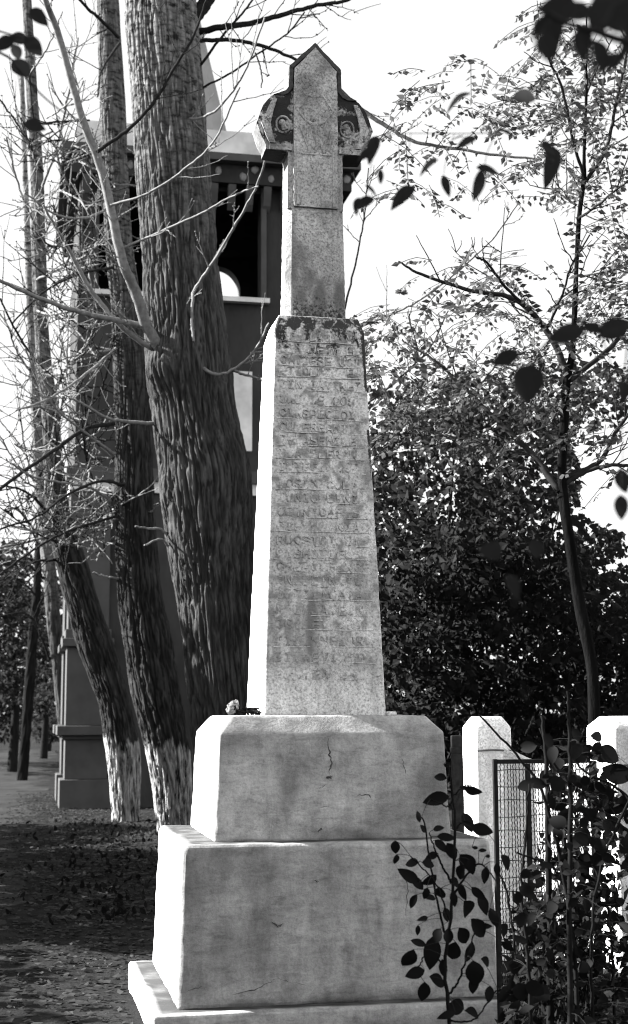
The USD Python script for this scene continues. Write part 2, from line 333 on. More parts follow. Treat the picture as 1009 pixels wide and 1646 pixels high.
# the weathered inscription: raised lines of lettering, most of it worn past reading
rows = [(542, 'PT ELACI NR'), (562, 'DIN NEAM EL'), (580, 'CATIESEAUCI'), (598, 'LTIOLUII EA'), (619, 'TIN IAVIREI'), (643, 'URIECE COS'), (665, 'CINSPECIOI'), (687, 'CUPEREANTI'), (708, 'IEVASENILE'),
        (729, 'ISACELERAN'), (751, 'ISTEFILERE'), (778, 'TOSINICOLAI'), (800, 'TUNIOREVNI'), (823, 'CETNICAEIS'), (846, 'CIELNIINIA'), (869, 'RUCSTOIREI'), (890, 'RISHITIELE'), (911, 'CREPIEEINCE'),
        (933, 'INIDEINEIL'), (955, 'OITIIICATA'), (980, 'EVILEATEIN'), (1003, 'OPIRETACNI'), (1030, 'TIIINNESAR'), (1056, 'IITAEVINOD'), (1084, 'EISTEARENI')]
axis = np.array([math.sin(YAW), -math.cos(YAW)])
fy = np.array([-math.sin(YAW), math.cos(YAW), 0]); fx = np.array([math.cos(YAW), math.sin(YAW), 0])
GL = {}
def glyph(c, h):
    if c not in GL: GL[c] = to_tm(man(meshkit.text_mesh(c, h, .0075, bold=True)).refine_to_length(.012))
    return GL[c]
ins = UsdGeom.Xform.Define(stage, unique(path_of(mon), 'inscription')).GetPrim()
for k, (py, s) in enumerate(rows):
    # height of the row on the sloping front face
    z = 2.5
    for _ in range(5):
        hw, hd = shaft_half(z); p = on_plane(512, py, np.array([MX, MY, z]) - fy*hd, fy); z = p[2]
    hw, hd = shaft_half(z); h = .048
    cell = 2*hw*.86/11
    for c_i, chx in enumerate(s):
        if chx == ' ' or k*11 + c_i in (3, 17, 29, 40, 58): continue
        t = glyph(chx, h)
        v = np.array(t.vertices); wd_ = v[:, 0].max()-v[:, 0].min(); sc = min(1.15, cell*.84/wd_) if chx != 'I' else 1.0
        v[:, 0] = (v[:, 0]-v[:, 0].min())*sc + (cell - wd_*sc)*.5 - hw*.86 + c_i*cell + rng.normal(0, .0012)
        zz = z - h*.5 + v[:, 1] + rng.normal(0, .001)
        dep = v[:, 2]
        q = np.stack([v[:, 0], 0*zz, zz], 1)
        yy = -shaft_half(zz)[1] + .0052 - dep + .006*smoothstep(.44, .62, meshkit.fbm(q*[22, 1, 22] + 3, 3, 6))
        t = trimesh.Trimesh(np.stack([v[:, 0], yy, zz], 1), t.faces[:, :], process=False)
        obj('letter', t, L['letter'], ins, masks={'grime': lambda p: np.clip(shaft_grime(p - [0, .02, 0]) + .6*smoothstep(.50, .68, F(p, 14, 3, 6)), 0, .8), 'lichen': shaft_lichen})
    zl = z - .032; hwl, hdl = shaft_half(zl)
    if k % 1 == 0:
        rl = to_tm(man(bx(-hwl*.9, hwl*.86, -hdl - .0015, -hdl + .006, zl-.002, zl+.002)).refine_to_length(.015)); rv = np.array(rl.vertices); rv[:, 2] += .002*np.sin(rv[:, 0]*23 + k); rv[:, 1] += .004*smoothstep(.42, .56, meshkit.fbm(np.stack([rv[:, 0]*9, 0*rv[:, 0] + k*1.7, 0*rv[:, 0]], 1), 2, 4)); rl = trimesh.Trimesh(rv, rl.faces, process=False)
        obj('rule', rl, L['letter'], ins, masks={'grime': nil, 'lichen': shaft_lichen})

# stem and cross
SX, SZ = .000790, .000812
def X(u): return u*SX
def Z(v): return zN1 - .024 + (971 - v)*SZ
DN = .17
def chamfered(w0, d0, z0, w1, d1, z1, c):
    P_ = []
    for (w, d, z) in ((w0, d0, z0), (w1, d1, z1)):
        for sx in (-1, 1):
            for sy in (-1, 1): P_ += [(sx*w/2, sy*(d/2-c), z), (sx*(w/2-c), sy*d/2, z)]
    sp = [m3.Manifold.sphere(.005, 8).translate([float(v) for v in q]) for q in P_]
    return to_tm(m3.Manifold.batch_hull(sp).refine_to_length(.010))
stem = wobble(chamfered(.352, .19, zS-.06, .328, .17, Z(1310), .028), .004, 9, 5)
stem_lichen = lambda p: .46*smoothstep(zS+.36, zS-.01, p[:, 2])*(.25 + .75*(p[:, 0] > -.14)) + .12*smoothstep(-.02, -.08, p[:, 1]) + .10*(p[:, 0] < -.15)*(p[:, 1] > -.06)
stem = wobble(stem, .003, 40, 8)
obj('cross_stem', stem, L['cross'], mon, smooth=40, masks={'grime': lambda p: np.clip(smoothstep(.42, .66, F(p, (8, 8, 4), 4, 5))*.6 + .45*smoothstep(zS+.55, zS+.05, p[:, 2])*(p[:, 1] < -.06), 0, .92), 'lichen': stem_lichen})
half = [(0, 50), (195, 242), (200, 402), (225, 432), (335, 478), (395, 560), (440, 690), (398, 800), (372, 850), (372, 885), (205, 893), (208, 1312)]
outline = Polygon([(X(u), Z(v)) for u, v in half] + [(-X(u), Z(v)) for u, v in half[:0:-1]])
crs = UsdGeom.Xform.Define(stage, unique(path_of(mon), 'cross')).GetPrim()
dirty = {'grime': lambda p: smoothstep(.45, .7, F(p, (9, 9, 5), 4, 5))*.6, 'lichen': lambda p: .16 + .28*smoothstep(.42, .60, F(p, 9, 3, 2)) + .04*(np.abs(p[:, 0]) > X(180))}
slab = wobble(wobble(to_tm(man(prism(outline, DN, -DN/2)).refine_to_length(.012)), .004, 14, 3), .003, 45, 5)
obj('cross_body', slab, L['cross'], crs, smooth=30, masks={'grime': lambda p: np.clip(smoothstep(.42, .66, F(p, (9, 9, 5), 4, 5))*.6 + .82*(np.abs(p[:, 1]) < .08), 0, .95), 'lichen': lambda p: np.maximum.reduce([(.36 + .3*smoothstep(.40, .58, F(p, 11, 3, 8)))*smoothstep(-.045, -.082, p[:, 1])*smoothstep(Z(880), Z(800), p[:, 2]) + .1, .44*smoothstep(Z(900), Z(780), p[:, 2]), .8*smoothstep(Z(876), Z(884), p[:, 2])*(np.abs(p[:, 0]) > X(212))*smoothstep(Z(900), Z(890), p[:, 2])])})  # besides lichen, the mask paints shade onto the arm undersides
def plate(poly, y0, y1, r=.004):
    t = to_tm(man(prism(poly, y1-y0, y0)).refine_to_length(.009)); return wobble(wobble(t, .0045, 16, 6), .003, 48, 4)
upr = Polygon([(X(u), Z(v)) for u, v in [(0, 92), (158, 262), (165, 500), (165, 1300), (-165, 1300), (-165, 500), (-158, 262)]])
obj('upright_face', plate(upr, -DN/2-.018, -DN/2+.005), L['cross'], crs, smooth=30, masks=dirty)
for sgn in (-1, 1):
    arm = Polygon([(sgn*X(u), Z(v)) for u, v in [(318, 505), (352, 560), (408, 690), (372, 790), (345, 838), (300, 838), (322, 790), (338, 690), (318, 590), (290, 505)]])
    arm = arm if arm.exterior.is_ccw else Polygon(list(arm.exterior.coords)[::-1])
    obj('arm_band', plate(arm, -DN/2-.016, -DN/2+.005), L['cross'], crs, smooth=30, masks=dirty)
    sill = sbox(min(sgn*X(178), sgn*X(345)), Z(884), max(sgn*X(178), sgn*X(345)), Z(845))
    obj('arm_ledge', plate(sill, -DN/2-.012, -DN/2+.005), L['cross'], crs, smooth=30, masks=dirty)
    ros = MB()
    for dx, dz, rx, rz_ in ((-.006, .014, .020, .019), (.007, -.018, .019, .018), (.004, .0, .014, .026)):
        s_ = trimesh.creation.icosphere(2, 1.0); s_.apply_scale((rx, .012, rz_)); s_.apply_translation((sgn*X(243) + dx, -DN/2, Z(690) + dz)); ros.tm(s_)
    th_ = np.linspace(0, 2*PI, 33); v, f = tube(np.stack([sgn*X(243) + .040*np.cos(th_), np.full(33, -DN/2), Z(690) + .050*np.sin(th_)], 1), np.full(33, .006), 8, cap=False); ros.add(v, f)
    obj('rosette', wobble(ros.mesh(), .005, 40, 3), L['cross'], crs, smooth=40, masks={'grime': lambda p: .1 + .5*smoothstep(.4, .6, F(p, 20, 3, 5)), 'lichen': lambda p: .22 + .25*smoothstep(.4, .6, F(p, 16, 3, 2))})
    obj('fillet', wobble(to_tm(man(bx(sgn*X(135)-.008, sgn*X(135)+.008, -DN/2-.023, -DN/2-.01, Z(1290), Z(850))).refine_to_length(.02)), .002, 20), L['cross'], crs, masks=dirty)
# gable rim, blackened by lichen
rim = outline.difference(outline.buffer(-.022, join_style=2)).intersection(sbox(-1, Z(470), 1, 9))
obj('gable_rim', plate(rim, -DN/2-.010, -DN/2+.005), L['lichen'], crs, smooth=30, label='lichen blackened rim of the cross gable')
fig = []
def blob(x, z, r): return m3.Manifold.sphere(r, 16).translate([X(x), -DN/2-.016, Z(z)])
def bone(a, b): return m3.Manifold.batch_hull([blob(*a), blob(*b)])
for a, b in [((-25, 625, .018), (-22, 640, .019)), ((-10, 690, .024), (5, 770, .018)), ((-10, 690, .012), (-75, 655, .009)), ((-75, 655, .009), (-120, 600, .008)), ((-5, 690, .012), (70, 650, .009)), ((70, 650, .009), (115, 590, .008)),
             ((0, 770, .017), (15, 830, .013)), ((15, 830, .012), (-8, 885, .008)), ((10, 770, .017), (45, 840, .012)), ((45, 840, .012), (60, 890, .008)), ((-110, 905, .006), (110, 905, .006))]:
    fig.append(bone(a, b))
for (x_, z_, x2, z2) in [(-120, 560, -60, 470), (-60, 470, 60, 465), (60, 465, 120, 560), (-120, 700, -60, 860), (120, 700, 70, 880), (-90, 590, -60, 700), (95, 600, 60, 720), (-60, 700, -70, 820)]:
    fig.append(bone((x_, z_, .007), (x2, z2, .006)))
fg = to_tm(m3.Manifold.batch_boolean(fig, m3.OpType.Add).refine_to_length(.006)); fg = trimesh.smoothing.filter_taubin(fg, iterations=6)
obj('relief_figure', fg, L['cross'], crs, smooth=True, masks=dirty)
# hairline cracks in the upper and lower blocks: real thin grooves filled with dirt
def front_y(z):
    if z < zA: t = (z-zP)/(zA-zP); return -(1.651+(1.599-1.651)*t)*Q/2
    t = (z-zA)/(zB0-zA); return -(1.259+(1.211-1.259)*t)*Q/2
cr = [(upper, [(527, 1187), (530, 1210), (533, 1228), (528, 1246)], 5), (upper, [(524, 1250), (535, 1248)], 8), (upper, [(574, 1278), (590, 1278), (600, 1284)], 4), (upper, [(505, 1290), (512, 1270), (525, 1258)], 2.5),
      (upper, [(646, 1215), (650, 1240), (652, 1258)], 2.5), (upper, [(600, 1285), (625, 1280), (640, 1262)], 1.6), (upper, [(487, 1298), (530, 1297), (570, 1298)], 1.6), (upper, [(512, 1336), (518, 1330)], 6),
      (lower, [(300, 1592), (330, 1584), (350, 1588)], 3), (lower, [(375, 1598), (410, 1590), (432, 1578), (446, 1572)], 3), (lower, [(446, 1572), (470, 1580), (500, 1583)], 2.4), (lower, [(436, 1482), (447, 1488), (455, 1484)], 5),
      (lower, [(505, 1415), (512, 1416)], 4), (lower, [(650, 1395), (655, 1430), (652, 1470)], 1.8)]
for par, pts, w in cr:
    P3 = []
    for (a, b) in pts:
        z = .6 if par is lower else 1.2
        for _ in range(3):
            q = on_plane(a, b, np.array([MX, MY, 0]) + fy*front_y(z), fy); z = q[2]
        d = q - np.array([MX, MY, 0]); P3.append((np.dot(d, fx), front_y(z) + .0005, z))
    S_ = spline(P3, 14); S_[:, 0] += rng.normal(0, .003, 14); S_[:, 2] += rng.normal(0, .003, 14)
    r_ = w*.5*.0021*np.sin(np.linspace(.25, PI-.1, 14))*rng.uniform(.5, 1.1, 14)
    v, f = tube(S_, np.maximum(r_, .0007), 6); v[:, 1] = front_y(.6 if par is lower else 1.2)*0 + v[:, 1]
    obj('crack', (v, f), L['crack'], par, smooth=True)
# mortar seam under the shaft and a chip of white plaster beside it
def loc_world(x, y, z): return np.array([MX, MY, 0]) + fx*x + fy*y + np.array([0, 0, z])
chip = wobble(rbox(-.03, .03, -.02, .02, 0, .022, .008, .01), .006, 30, 3)
p_ = loc_world(.365, -.30, zB1 - .002)
cp = thing('plaster_chip', 'small white chip of plaster lying at the right foot of the tapering shaft', 'plaster chip', p_, .3)
obj('chip', chip, L['white'], cp, smooth=40, masks={'grime': nil, 'lichen': nil})
# withered bouquet
bq = thing('withered_bouquet', 'small withered bouquet with pale blooms lying left of the shaft', 'bouquet', loc_world(-.44, -.20, zB1), .2)
st_ = MB(); lv = MB(); 
for k in range(16):
    a = rng.uniform(-.5, .5) + (PI if rng.random() < .3 else 0); l_ = rng.uniform(.05, .14)
    P_ = spline([(-.05*math.cos(a), .02*math.sin(a), .012), (l_*.4*math.cos(a), l_*.5*math.sin(a), .02 + rng.uniform(0, .02)), (l_*math.cos(a), l_*math.sin(a), rng.uniform(.008, .05))], 6)
    st_.add(*tube(P_, np.full(6, .0022), 4))
for k in range(60):
    c_ = np.array([rng.uniform(-.07, .1), rng.uniform(-.04, .04), rng.uniform(.008, .045)]); d = rng.normal(size=3); d /= np.linalg.norm(d); e = np.cross(d, rng.normal(size=3)); e /= np.linalg.norm(e)
    lv.add([c_-d*.017, c_+e*.008, c_+d*.017, c_-e*.008], [(0, 1, 2), (0, 2, 3)])
obj('stems', st_.mesh(), L['dark_twig'], bq); obj('leaves', lv.mesh(), L['leaf_dark'], bq, kind='stuff')
for (x, y, z, r) in [(-.045, 0, .05, .03), (-.06, -.02, .03, .026), (-.03, .02, .065, .022)]:
    s_ = trimesh.creation.icosphere(3, r); s_ = wobble(s_, r*.5, 60, 2); s_.apply_translation((x, y, z)); obj('bloom', s_, L['petal'], bq)

# ------------------------------------------------------------------ fence
def pillar(label, cx, cy, w, ztop, rz, groove):
    t = thing('fence_pillar', label, 'fence pillar', (cx, cy, 0), rz)
    sh_ = frustum(w, w, -.2, w*.76, w*.76, ztop, .03, .03, extra=[(w, w, ztop-.08)])
    obj('shaft', wobble(sh_, .004, 6, 2), L['white'], t, smooth=40, masks={'grime': lambda p: smoothstep(.48, .70, F(p, (12, 12, 3), 5, 2))*.55 + .5*smoothstep(.02, .004, abs(p[:, 2]-groove))*(p[:, 1] < -w*.45)*smoothstep(.35, .5, F(p, 6, 2, 1)), 'lichen': nil})
    gr = MB(); v, f = tube(spline([(-w*.46, -w/2-.001, groove), (0, -w/2-.001, groove+.004), (w*.46, -w/2-.001, groove-.002)], 12), np.full(12, .006), 6); gr.add(v, f)
    obj('groove', gr.mesh(), L['crack'], t)
    return t
pc = at(782, 1200, 9.5)
pillar('white plastered fence pillar directly right of the pedestal', pc[0], pc[1], .255, 1.53, .27, 1.31)
pc2 = at(1010, 1200, 9.12)
pillar('white plastered fence pillar cut by the right edge of the picture', pc2[0], pc2[1], .40, 1.53, .27, 1.23)
dv = (pc2 - pc)[:2]; ln = np.linalg.norm(dv); az = math.atan2(dv[1], dv[0])
fw = thing('fence_wall', 'low white plastered wall with dipping top between the two pillars', 'wall', (pc[0], pc[1], 0), az)
xs = np.linspace(.08, ln-.1, 24); top = 1.22 + .14*(np.abs(2*(xs-xs[0])/(xs[-1]-xs[0])-1))**1.8
wp = Polygon([(xs[0], -.2)] + [(xs[-1], -.2)] + list(zip(xs[::-1], top[::-1])))
obj('wall_panel', wobble(to_tm(man(prism(wp, .12, -.06)).refine_to_length(.04)), .004, 6, 3), L['white'], fw, smooth=40, masks={'grime': lambda p: smoothstep(.48, .72, F(p, (10, 10, 3), 5, 2))*.5, 'lichen': nil})
pp = at(734, 1250, 9.9)
po = thing('iron_post', 'dark iron post standing between the pedestal and the nearer pillar', 'post', (pp[0], pp[1], 0))
obj('post', rbox(-.036, .036, -.036, .036, -.2, 1.40, .006), L['metal'], po); obj('collar', rbox(-.042, .042, -.042, .042, 1.28, 1.32, .006), L['metal'], po)

# wire mesh panel in an iron frame
D_M = 7.35
a0, a1 = at(795, 1220, D_M), at(953, 1230, D_M + .12)
pan = thing('wire_panel', 'wire mesh panel in a dark iron frame before the white wall', 'wire panel', (a0[0], a0[1], 0), math.atan2(a1[1]-a0[1], a1[0]-a0[0]))
wM, hM = float(np.linalg.norm((a1-a0)[:2])), float(a0[2])
def bar(x0, x1, z0, z1, r): return rbox(x0, x1, -r, r, z0, z1, .003)
obj('frame_bar', bar(-.011, .011, -.1, hM, .011), L['metal'], pan); obj('frame_bar', bar(wM-.016, wM+.016, -.1, hM-.015, .013), L['metal'], pan)
obj('frame_rail', bar(.012, wM-.018, hM-.024, hM-.002, .009), L['metal'], pan); obj('frame_bar', bar(.163, .187, -.1, hM-.026, .010), L['metal'], pan)
obj('frame_rail', bar(.012, wM-.018, .02, .04, .009), L['metal'], pan)
wires = MB()
for k in range(1, 31):
    x = wM*k/31; zz = np.linspace(.03, hM-.02, 150)
    xx = x + .0022*np.sin(zz*2*PI/.028 + PI*(k % 2)) + .004*np.sin(zz*3+k)
    wires.add(*tube(np.stack([xx, .014 + .001*np.cos(zz*2*PI/.028), zz], 1), np.full(150, .0025), 4, cap=False))
zz = .06
while zz < hM-.03:
    x_ = np.linspace(.005, wM-.005, 24); wires.add(*tube(np.stack([x_, np.full(24, .0165), zz + .006*np.sin(x_*14 + zz*40)], 1), np.full(24, .0021), 4, cap=False)); zz += .075
obj('wire_mesh', wires.mesh(), L['metal'], pan, kind='stuff')

# ------------------------------------------------------------------ church tower
CD = 24.6
c0 = at(107, 1290, CD); c0 = np.array([c0[0], CD, 0.0])
ch = thing('church_tower', 'dark plastered church tower with belfry opening, pale frieze and spire behind the trees', 'church', c0, YAW)
cu, cv = np.array([math.cos(YAW), math.sin(YAW), 0]), np.array([-math.sin(YAW), math.cos(YAW), 0])
def uz(px, py, v=0.0):
    q = on_plane(px, py, c0 + cv*v, cv) - c0; return float(np.dot(q, cu)), float(q[2])
INS = .16
uL, _ = uz(125, 500, INS); uR, _ = uz(548, 400, INS); zTop = uz(375, 268, INS)[1]; zStr = uz(150, 752, 0)[1]; DEP = 4.6
o0, o1 = uz(345, 478, INS), uz(419, 312, INS)
low_w = uR + .16
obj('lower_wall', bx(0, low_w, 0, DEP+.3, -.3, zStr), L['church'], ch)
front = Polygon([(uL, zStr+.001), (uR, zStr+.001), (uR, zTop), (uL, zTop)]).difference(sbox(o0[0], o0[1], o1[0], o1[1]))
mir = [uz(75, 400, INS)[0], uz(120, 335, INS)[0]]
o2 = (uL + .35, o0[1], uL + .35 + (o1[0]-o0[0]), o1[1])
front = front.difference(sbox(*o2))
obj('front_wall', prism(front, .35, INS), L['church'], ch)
VB = INS + DEP - .4
b0, b1 = uz(349, 476, VB), uz(386, 430, VB)
rad = (b1[0]-b0[0]); cxa = b1[0] - rad
arch = unary_union([sbox(cxa - rad, b0[1], cxa + rad, b1[1] - rad*1.05 if b1[1]-rad*1.05 > b0[1] else b0[1] + .05), Polygon([(cxa + rad*math.cos(t), max(b0[1], b1[1]-rad*1.05) + rad*1.05*math.sin(t)) for t in np.linspace(0, PI, 24)])])
back = Polygon([(uL, zStr+.001), (uR, zStr+.001), (uR, zTop), (uL, zTop)]).difference(arch)
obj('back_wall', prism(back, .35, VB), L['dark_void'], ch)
obj('side_wall', bx(uL, uL+.35, INS+.351, VB-.001, zStr+.001, zTop), L['church'], ch); obj('side_wall', bx(uR-.35, uR, INS+.351, VB-.001, zStr+.001, zTop), L['church'], ch)
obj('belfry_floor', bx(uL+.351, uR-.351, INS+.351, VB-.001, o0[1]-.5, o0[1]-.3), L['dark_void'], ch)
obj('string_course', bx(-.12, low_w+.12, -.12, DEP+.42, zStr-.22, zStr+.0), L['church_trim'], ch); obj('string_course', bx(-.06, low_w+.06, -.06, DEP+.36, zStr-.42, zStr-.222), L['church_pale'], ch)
# belfry opening: jambs, sill
obj('window_jamb', bx(o1[0]+.002, o1[0]+.10, INS-.06, INS+.2, o0[1], o1[1]+.1), L['church_trim'], ch); obj('window_jamb', bx(o0[0]-.10, o0[0]-.002, INS-.06, INS+.2, o0[1], o1[1]+.1), L['church_trim'], ch)
obj('window_sill', bx(o0[0]-.15, o1[0]+.15, INS-.14, INS+.2, o0[1]-.09, o0[1]-.003), L['church_pale'], ch)
obj('window_sill', bx(o2[0]-.1, o2[2]+.1, INS-.14, INS+.2, o0[1]-.09, o0[1]-.003), L['church_pale'], ch)
# frieze, corbels, cornice
zF = uz(375, 215, INS)[1]
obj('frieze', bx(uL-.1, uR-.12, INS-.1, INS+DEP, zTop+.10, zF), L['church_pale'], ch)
obj('cornice', bx(uL-.34, uR+.30, INS-.40, INS+DEP+.3, zTop-.04, zTop+.098), L['church_trim'], ch)
obj('cornice', bx(uL-.17, uR+.16, INS-.22, INS+DEP+.15, zTop-.40, zTop-.042), L['church'], ch)
nb = 15
for k in range(nb):
    u = uL + .1 + (uR-uL-.2)*k/(nb-1)
    cb = Polygon([(0, zTop-.42), (0, zTop-.85), (-.10, zTop-.75), (-.19, zTop-.52), (-.21, zTop-.42)])
    t = trimesh.creation.extrude_polygon(cb, .14, engine='earcut'); v = np.array(t.vertices)
    obj('corbel', trimesh.Trimesh(np.stack([u - .07 + v[:, 2], INS + v[:, 0]-.002, v[:, 1]], 1), t.faces[:, ::-1], process=False), L['church_trim'], ch)
    r_ = wobble(trimesh.creation.icosphere(2, rng.uniform(.04, .07)), .03, 14, k); r_.apply_scale((1, .5, 1.2)); r_.apply_translation((u + rng.uniform(.05, .2), INS-.22, zTop-rng.uniform(.12, .28))); obj('boss', r_, L['roof'], ch, smooth=True)
# spire
su, sz = uz(318, 210, INS+DEP/2); su2, _ = uz(383, 210, INS+DEP/2); hw = su2 - su
spv = np.array([(su + hw*math.cos(a), INS+DEP/2 + hw*math.sin(a), zF-.05) for a in np.arange(8)*PI/4 + PI/8] + [(su, INS+DEP/2, zF + hw*4.2)])
obj('spire', (spv, np.array([(k, (k+1) % 8, 8) for k in range(8)])), L['roof'], ch)
obj('roof', trimesh.Trimesh(np.array([(uL-.05, INS-.05, zF+.003), (uR-.17, INS-.05, zF+.003), (uR-.17, INS+DEP-.1, zF+.003), (uL-.05, INS+DEP-.1, zF+.003), ((uL+uR)/2, INS+DEP/2, zF+.25)]), np.array([(0, 1, 4), (1, 2, 4), (2, 3, 4), (3, 0, 4)])), L['roof'], ch)
# corner piers with base, die, cap, shaft and capital
def pier(u0, u1, v0, v1, zb=0):
    for nm, z0, z1, p in [('pier_base', -.3, .46, .13), ('pier_die', .461, 1.13, .05), ('pier_cap', 1.131, 1.20, .10), ('pier_cap', 1.201, 1.36, .19), ('pier_shaft', 1.361, 2.70, .05), ('pier_capital', 2.701, 2.84, .13), ('pier_capital', 2.841, 3.0, .08), ('pier_upper_shaft', 3.001, zStr-.43, .04)]:
        obj(nm, rbox(u0-p, u1+p, v0-p, v1+p, z0, z1, .012), L['church_trim'], ch)
pier(0, .62, 0, .62); pier(0, .55, 2.2, 2.8); pier(low_w-.62, low_w, 0, .62)
pn0, pn1 = uz(362, 724, -.03), uz(405, 598, -.03)
obj('blind_niche', bx(pn0[0], pn1[0], -.05, .02, pn0[1], min(pn1[1], zStr-.45) if pn1[1] > zStr-.45 and pn0[1] < zStr-.45 else pn1[1]), L['church_pale'], ch)

# ------------------------------------------------------------------ trees
def trunk_from(rows_, D, name_seed, lean=0.0):
    """rows_: (y, x left, x right) seen at D metres; returns centre line and radii, running from below ground up"""
    P, R = [], []
    for (y, xl, xr) in rows_:
        P.append(at((xl+xr)/2, y, D)); R.append((xr-xl)/2*px_size(D))
    P, R = np.array(P), np.array(R)
    o = np.argsort(P[:, 2]); P, R = P[o], R[o]
    z0 = ground_z(P[0, 0], P[0, 1])
    if P[0, 2] > z0 - .1:
        d = (P[1]-P[0]); d = d/abs(d[2]) if abs(d[2]) > 1e-3 else np.array([0, 0, 1.0])
        q = P[0] - d*(P[0, 2] - z0 + .25); P = np.vstack([q, P]); R = np.concatenate([[R[0]*1.12], R])
    return P, R
def build_trunk(name, P, R, mat, parent, seg=.02, sides=140, rough=.10, up=(4, 8), wash=None, freq=9.0, bumps=(), furrow=.62):
    Lg = np.linalg.norm(np.diff(P, axis=0), axis=1).sum(); n = int(np.clip(Lg/seg, 40, 640))
    Sp = spline(P, n); Rp = np.interp(np.linspace(0, 1, n), np.linspace(0, 1, len(R)), R)
    info = {}
    def disp(th, s, r):
        q = np.stack([np.cos(th)*r*freq, np.sin(th)*r*freq, s*1.35], -1)
        w = meshkit.fbm(q*[.6, .6, 1.1] + 9, 3, 4)
        q = q + (w[..., None]-.5)*np.array([.9, .9, 0])
        ridge = np.minimum(np.abs(2*meshkit.fbm(q, 3, 11) - 1), .08 + np.abs(2*meshkit.fbm(q*[1.7, 1.7, 1.3] + 5, 2, 13) - 1))
        big = meshkit.fbm(np.stack([np.cos(th)*1.3, np.sin(th)*1.3, s*.55], -1) + 3, 3, 21) - .5
        z = Sp[:, 2][:, None].repeat(th.shape[1], 1); hi = smoothstep(up[0], up[1], z)
        fur = 1 - smoothstep(.0, .24, ridge)
        info['fur'] = fur*(1-.35*hi)*furrow; info['up'] = hi
        fine = meshkit.fbm(q*2.7, 3, 5) - .5
        return r*(big*.22)*min(1, rough/.08) - np.minimum(r*.14, .045)*fur*(1-.35*hi)*(rough/.1) + fine*.026*(1-.6*hi)*min(1, rough/.06)
    v, f = tube(Sp, Rp, sides, disp)
    for (b, amp, rad) in bumps:
        dd = np.linalg.norm(v - b, axis=1); c_ = Sp[np.argmin(np.linalg.norm(Sp - b, axis=1))]
        dirn = v - Sp[np.clip(np.searchsorted(Sp[:, 2], v[:, 2]), 0, n-1)]; dirn /= np.maximum(np.linalg.norm(dirn, axis=1, keepdims=True), 1e-6)
        v = v + dirn*(amp*np.exp(-(dd/rad)**2))[:, None]
    fur = np.concatenate([info['fur'].ravel(), [0, 0]]); hi = np.concatenate([info['up'].ravel(), [0, 1]])
    wsh = np.zeros(len(v)) if wash is None else .66*smoothstep(wash+.12, wash-.12, v[:, 2] + .45*(meshkit.fbm(v*[14, 14, 1.2], 3, 3)-.5)) - .22*fur - .10*smoothstep(.5, .7, meshkit.fbm(v*[30, 30, 2.5], 3, 8))
    m = usdkit.mesh(stage, unique(path_of(parent), name), (v, f), mat, True)
    for k, a_ in (('furrow', fur), ('up', hi), ('wash', wsh)):
        UsdGeom.PrimvarsAPI(m).CreatePrimvar(k, Sdf.ValueTypeNames.FloatArray, 'vertex').Set(Vt.FloatArray.FromNumpy(np.asarray(a_, np.float32)))
    return m.GetPrim()

def branch(parent, pts, D0, D1, w0, w1, mat, twigs=5, tlen=(40, 110), seed=0, name='branch', tw=1.5, droop=0.0, buds=True):
    """a bare limb through image directions, swinging from D0 to D1 metres away, with its own side twigs"""
    r = np.random.default_rng(seed + 100)
    k = len(pts); Ds = np.linspace(D0, D1, k); px = px_size((D0+D1)/2)
    P = np.array([at(x, y, d) for (x, y), d in zip(pts, Ds)])
    n = max(8, int(6*k)); S_ = spline(P, n); S_[1:] += r.normal(0, px*.5, (n-1, 3))
    R_ = np.linspace(w0, w1, n)*.5*px
    b = obj(name, tube(S_, R_, 8), mat, parent, smooth=True)
    if twigs:
        mb = MB()
        for t in range(twigs):
            i = int(r.uniform(.12, .97)*(n-1)); p = S_[i]; d = S_[min(i+1, n-1)] - S_[max(i-1, 0)]; d /= np.linalg.norm(d)
            side = np.cross(d, r.normal(size=3)); side /= np.linalg.norm(side)
            l_ = r.uniform(*tlen)*px; d2 = d*r.uniform(.5, 1.0) + side*r.uniform(.5, 1.0); d2 /= np.linalg.norm(d2)
            upb = np.array([0, 0, r.uniform(-.25, .7)])
            q = [p, p + d2*l_*.35 + upb*l_*.05, p + d2*l_*.7 + upb*l_*.2, p + d2*l_*.95 + upb*l_*.5]
            m_ = spline(q, 9); m_[2:] += r.normal(0, px*.5, (7, 3)); mb.add(*tube(m_, np.linspace(tw*1.25, tw*.6, 9)*.5*px, 5))
            for z in range(int(r.integers(0, 3))):
                j = int(r.integers(3, 8)); e = r.normal(size=3); e[2] = abs(e[2]); e /= np.linalg.norm(e); l2 = l_*r.uniform(.2, .5)
                mm = spline([m_[j], m_[j] + e*l2*.5 + d2*l2*.3, m_[j] + e*l2*.8 + d2*l2*.6], 6); mb.add(*tube(mm, np.linspace(tw*.9, tw*.5, 6)*.5*px, 4))
            if buds:
                for z in range(3):
                    j = int(r.integers(2, 9)); s_ = trimesh.creation.icosphere(0, px*1.5); s_.apply_translation(m_[j] + r.normal(0, px*.6, 3)); mb.tm(s_)
        obj('twigs', mb.mesh(), mat, b, smooth=True, kind='stuff')
    return b

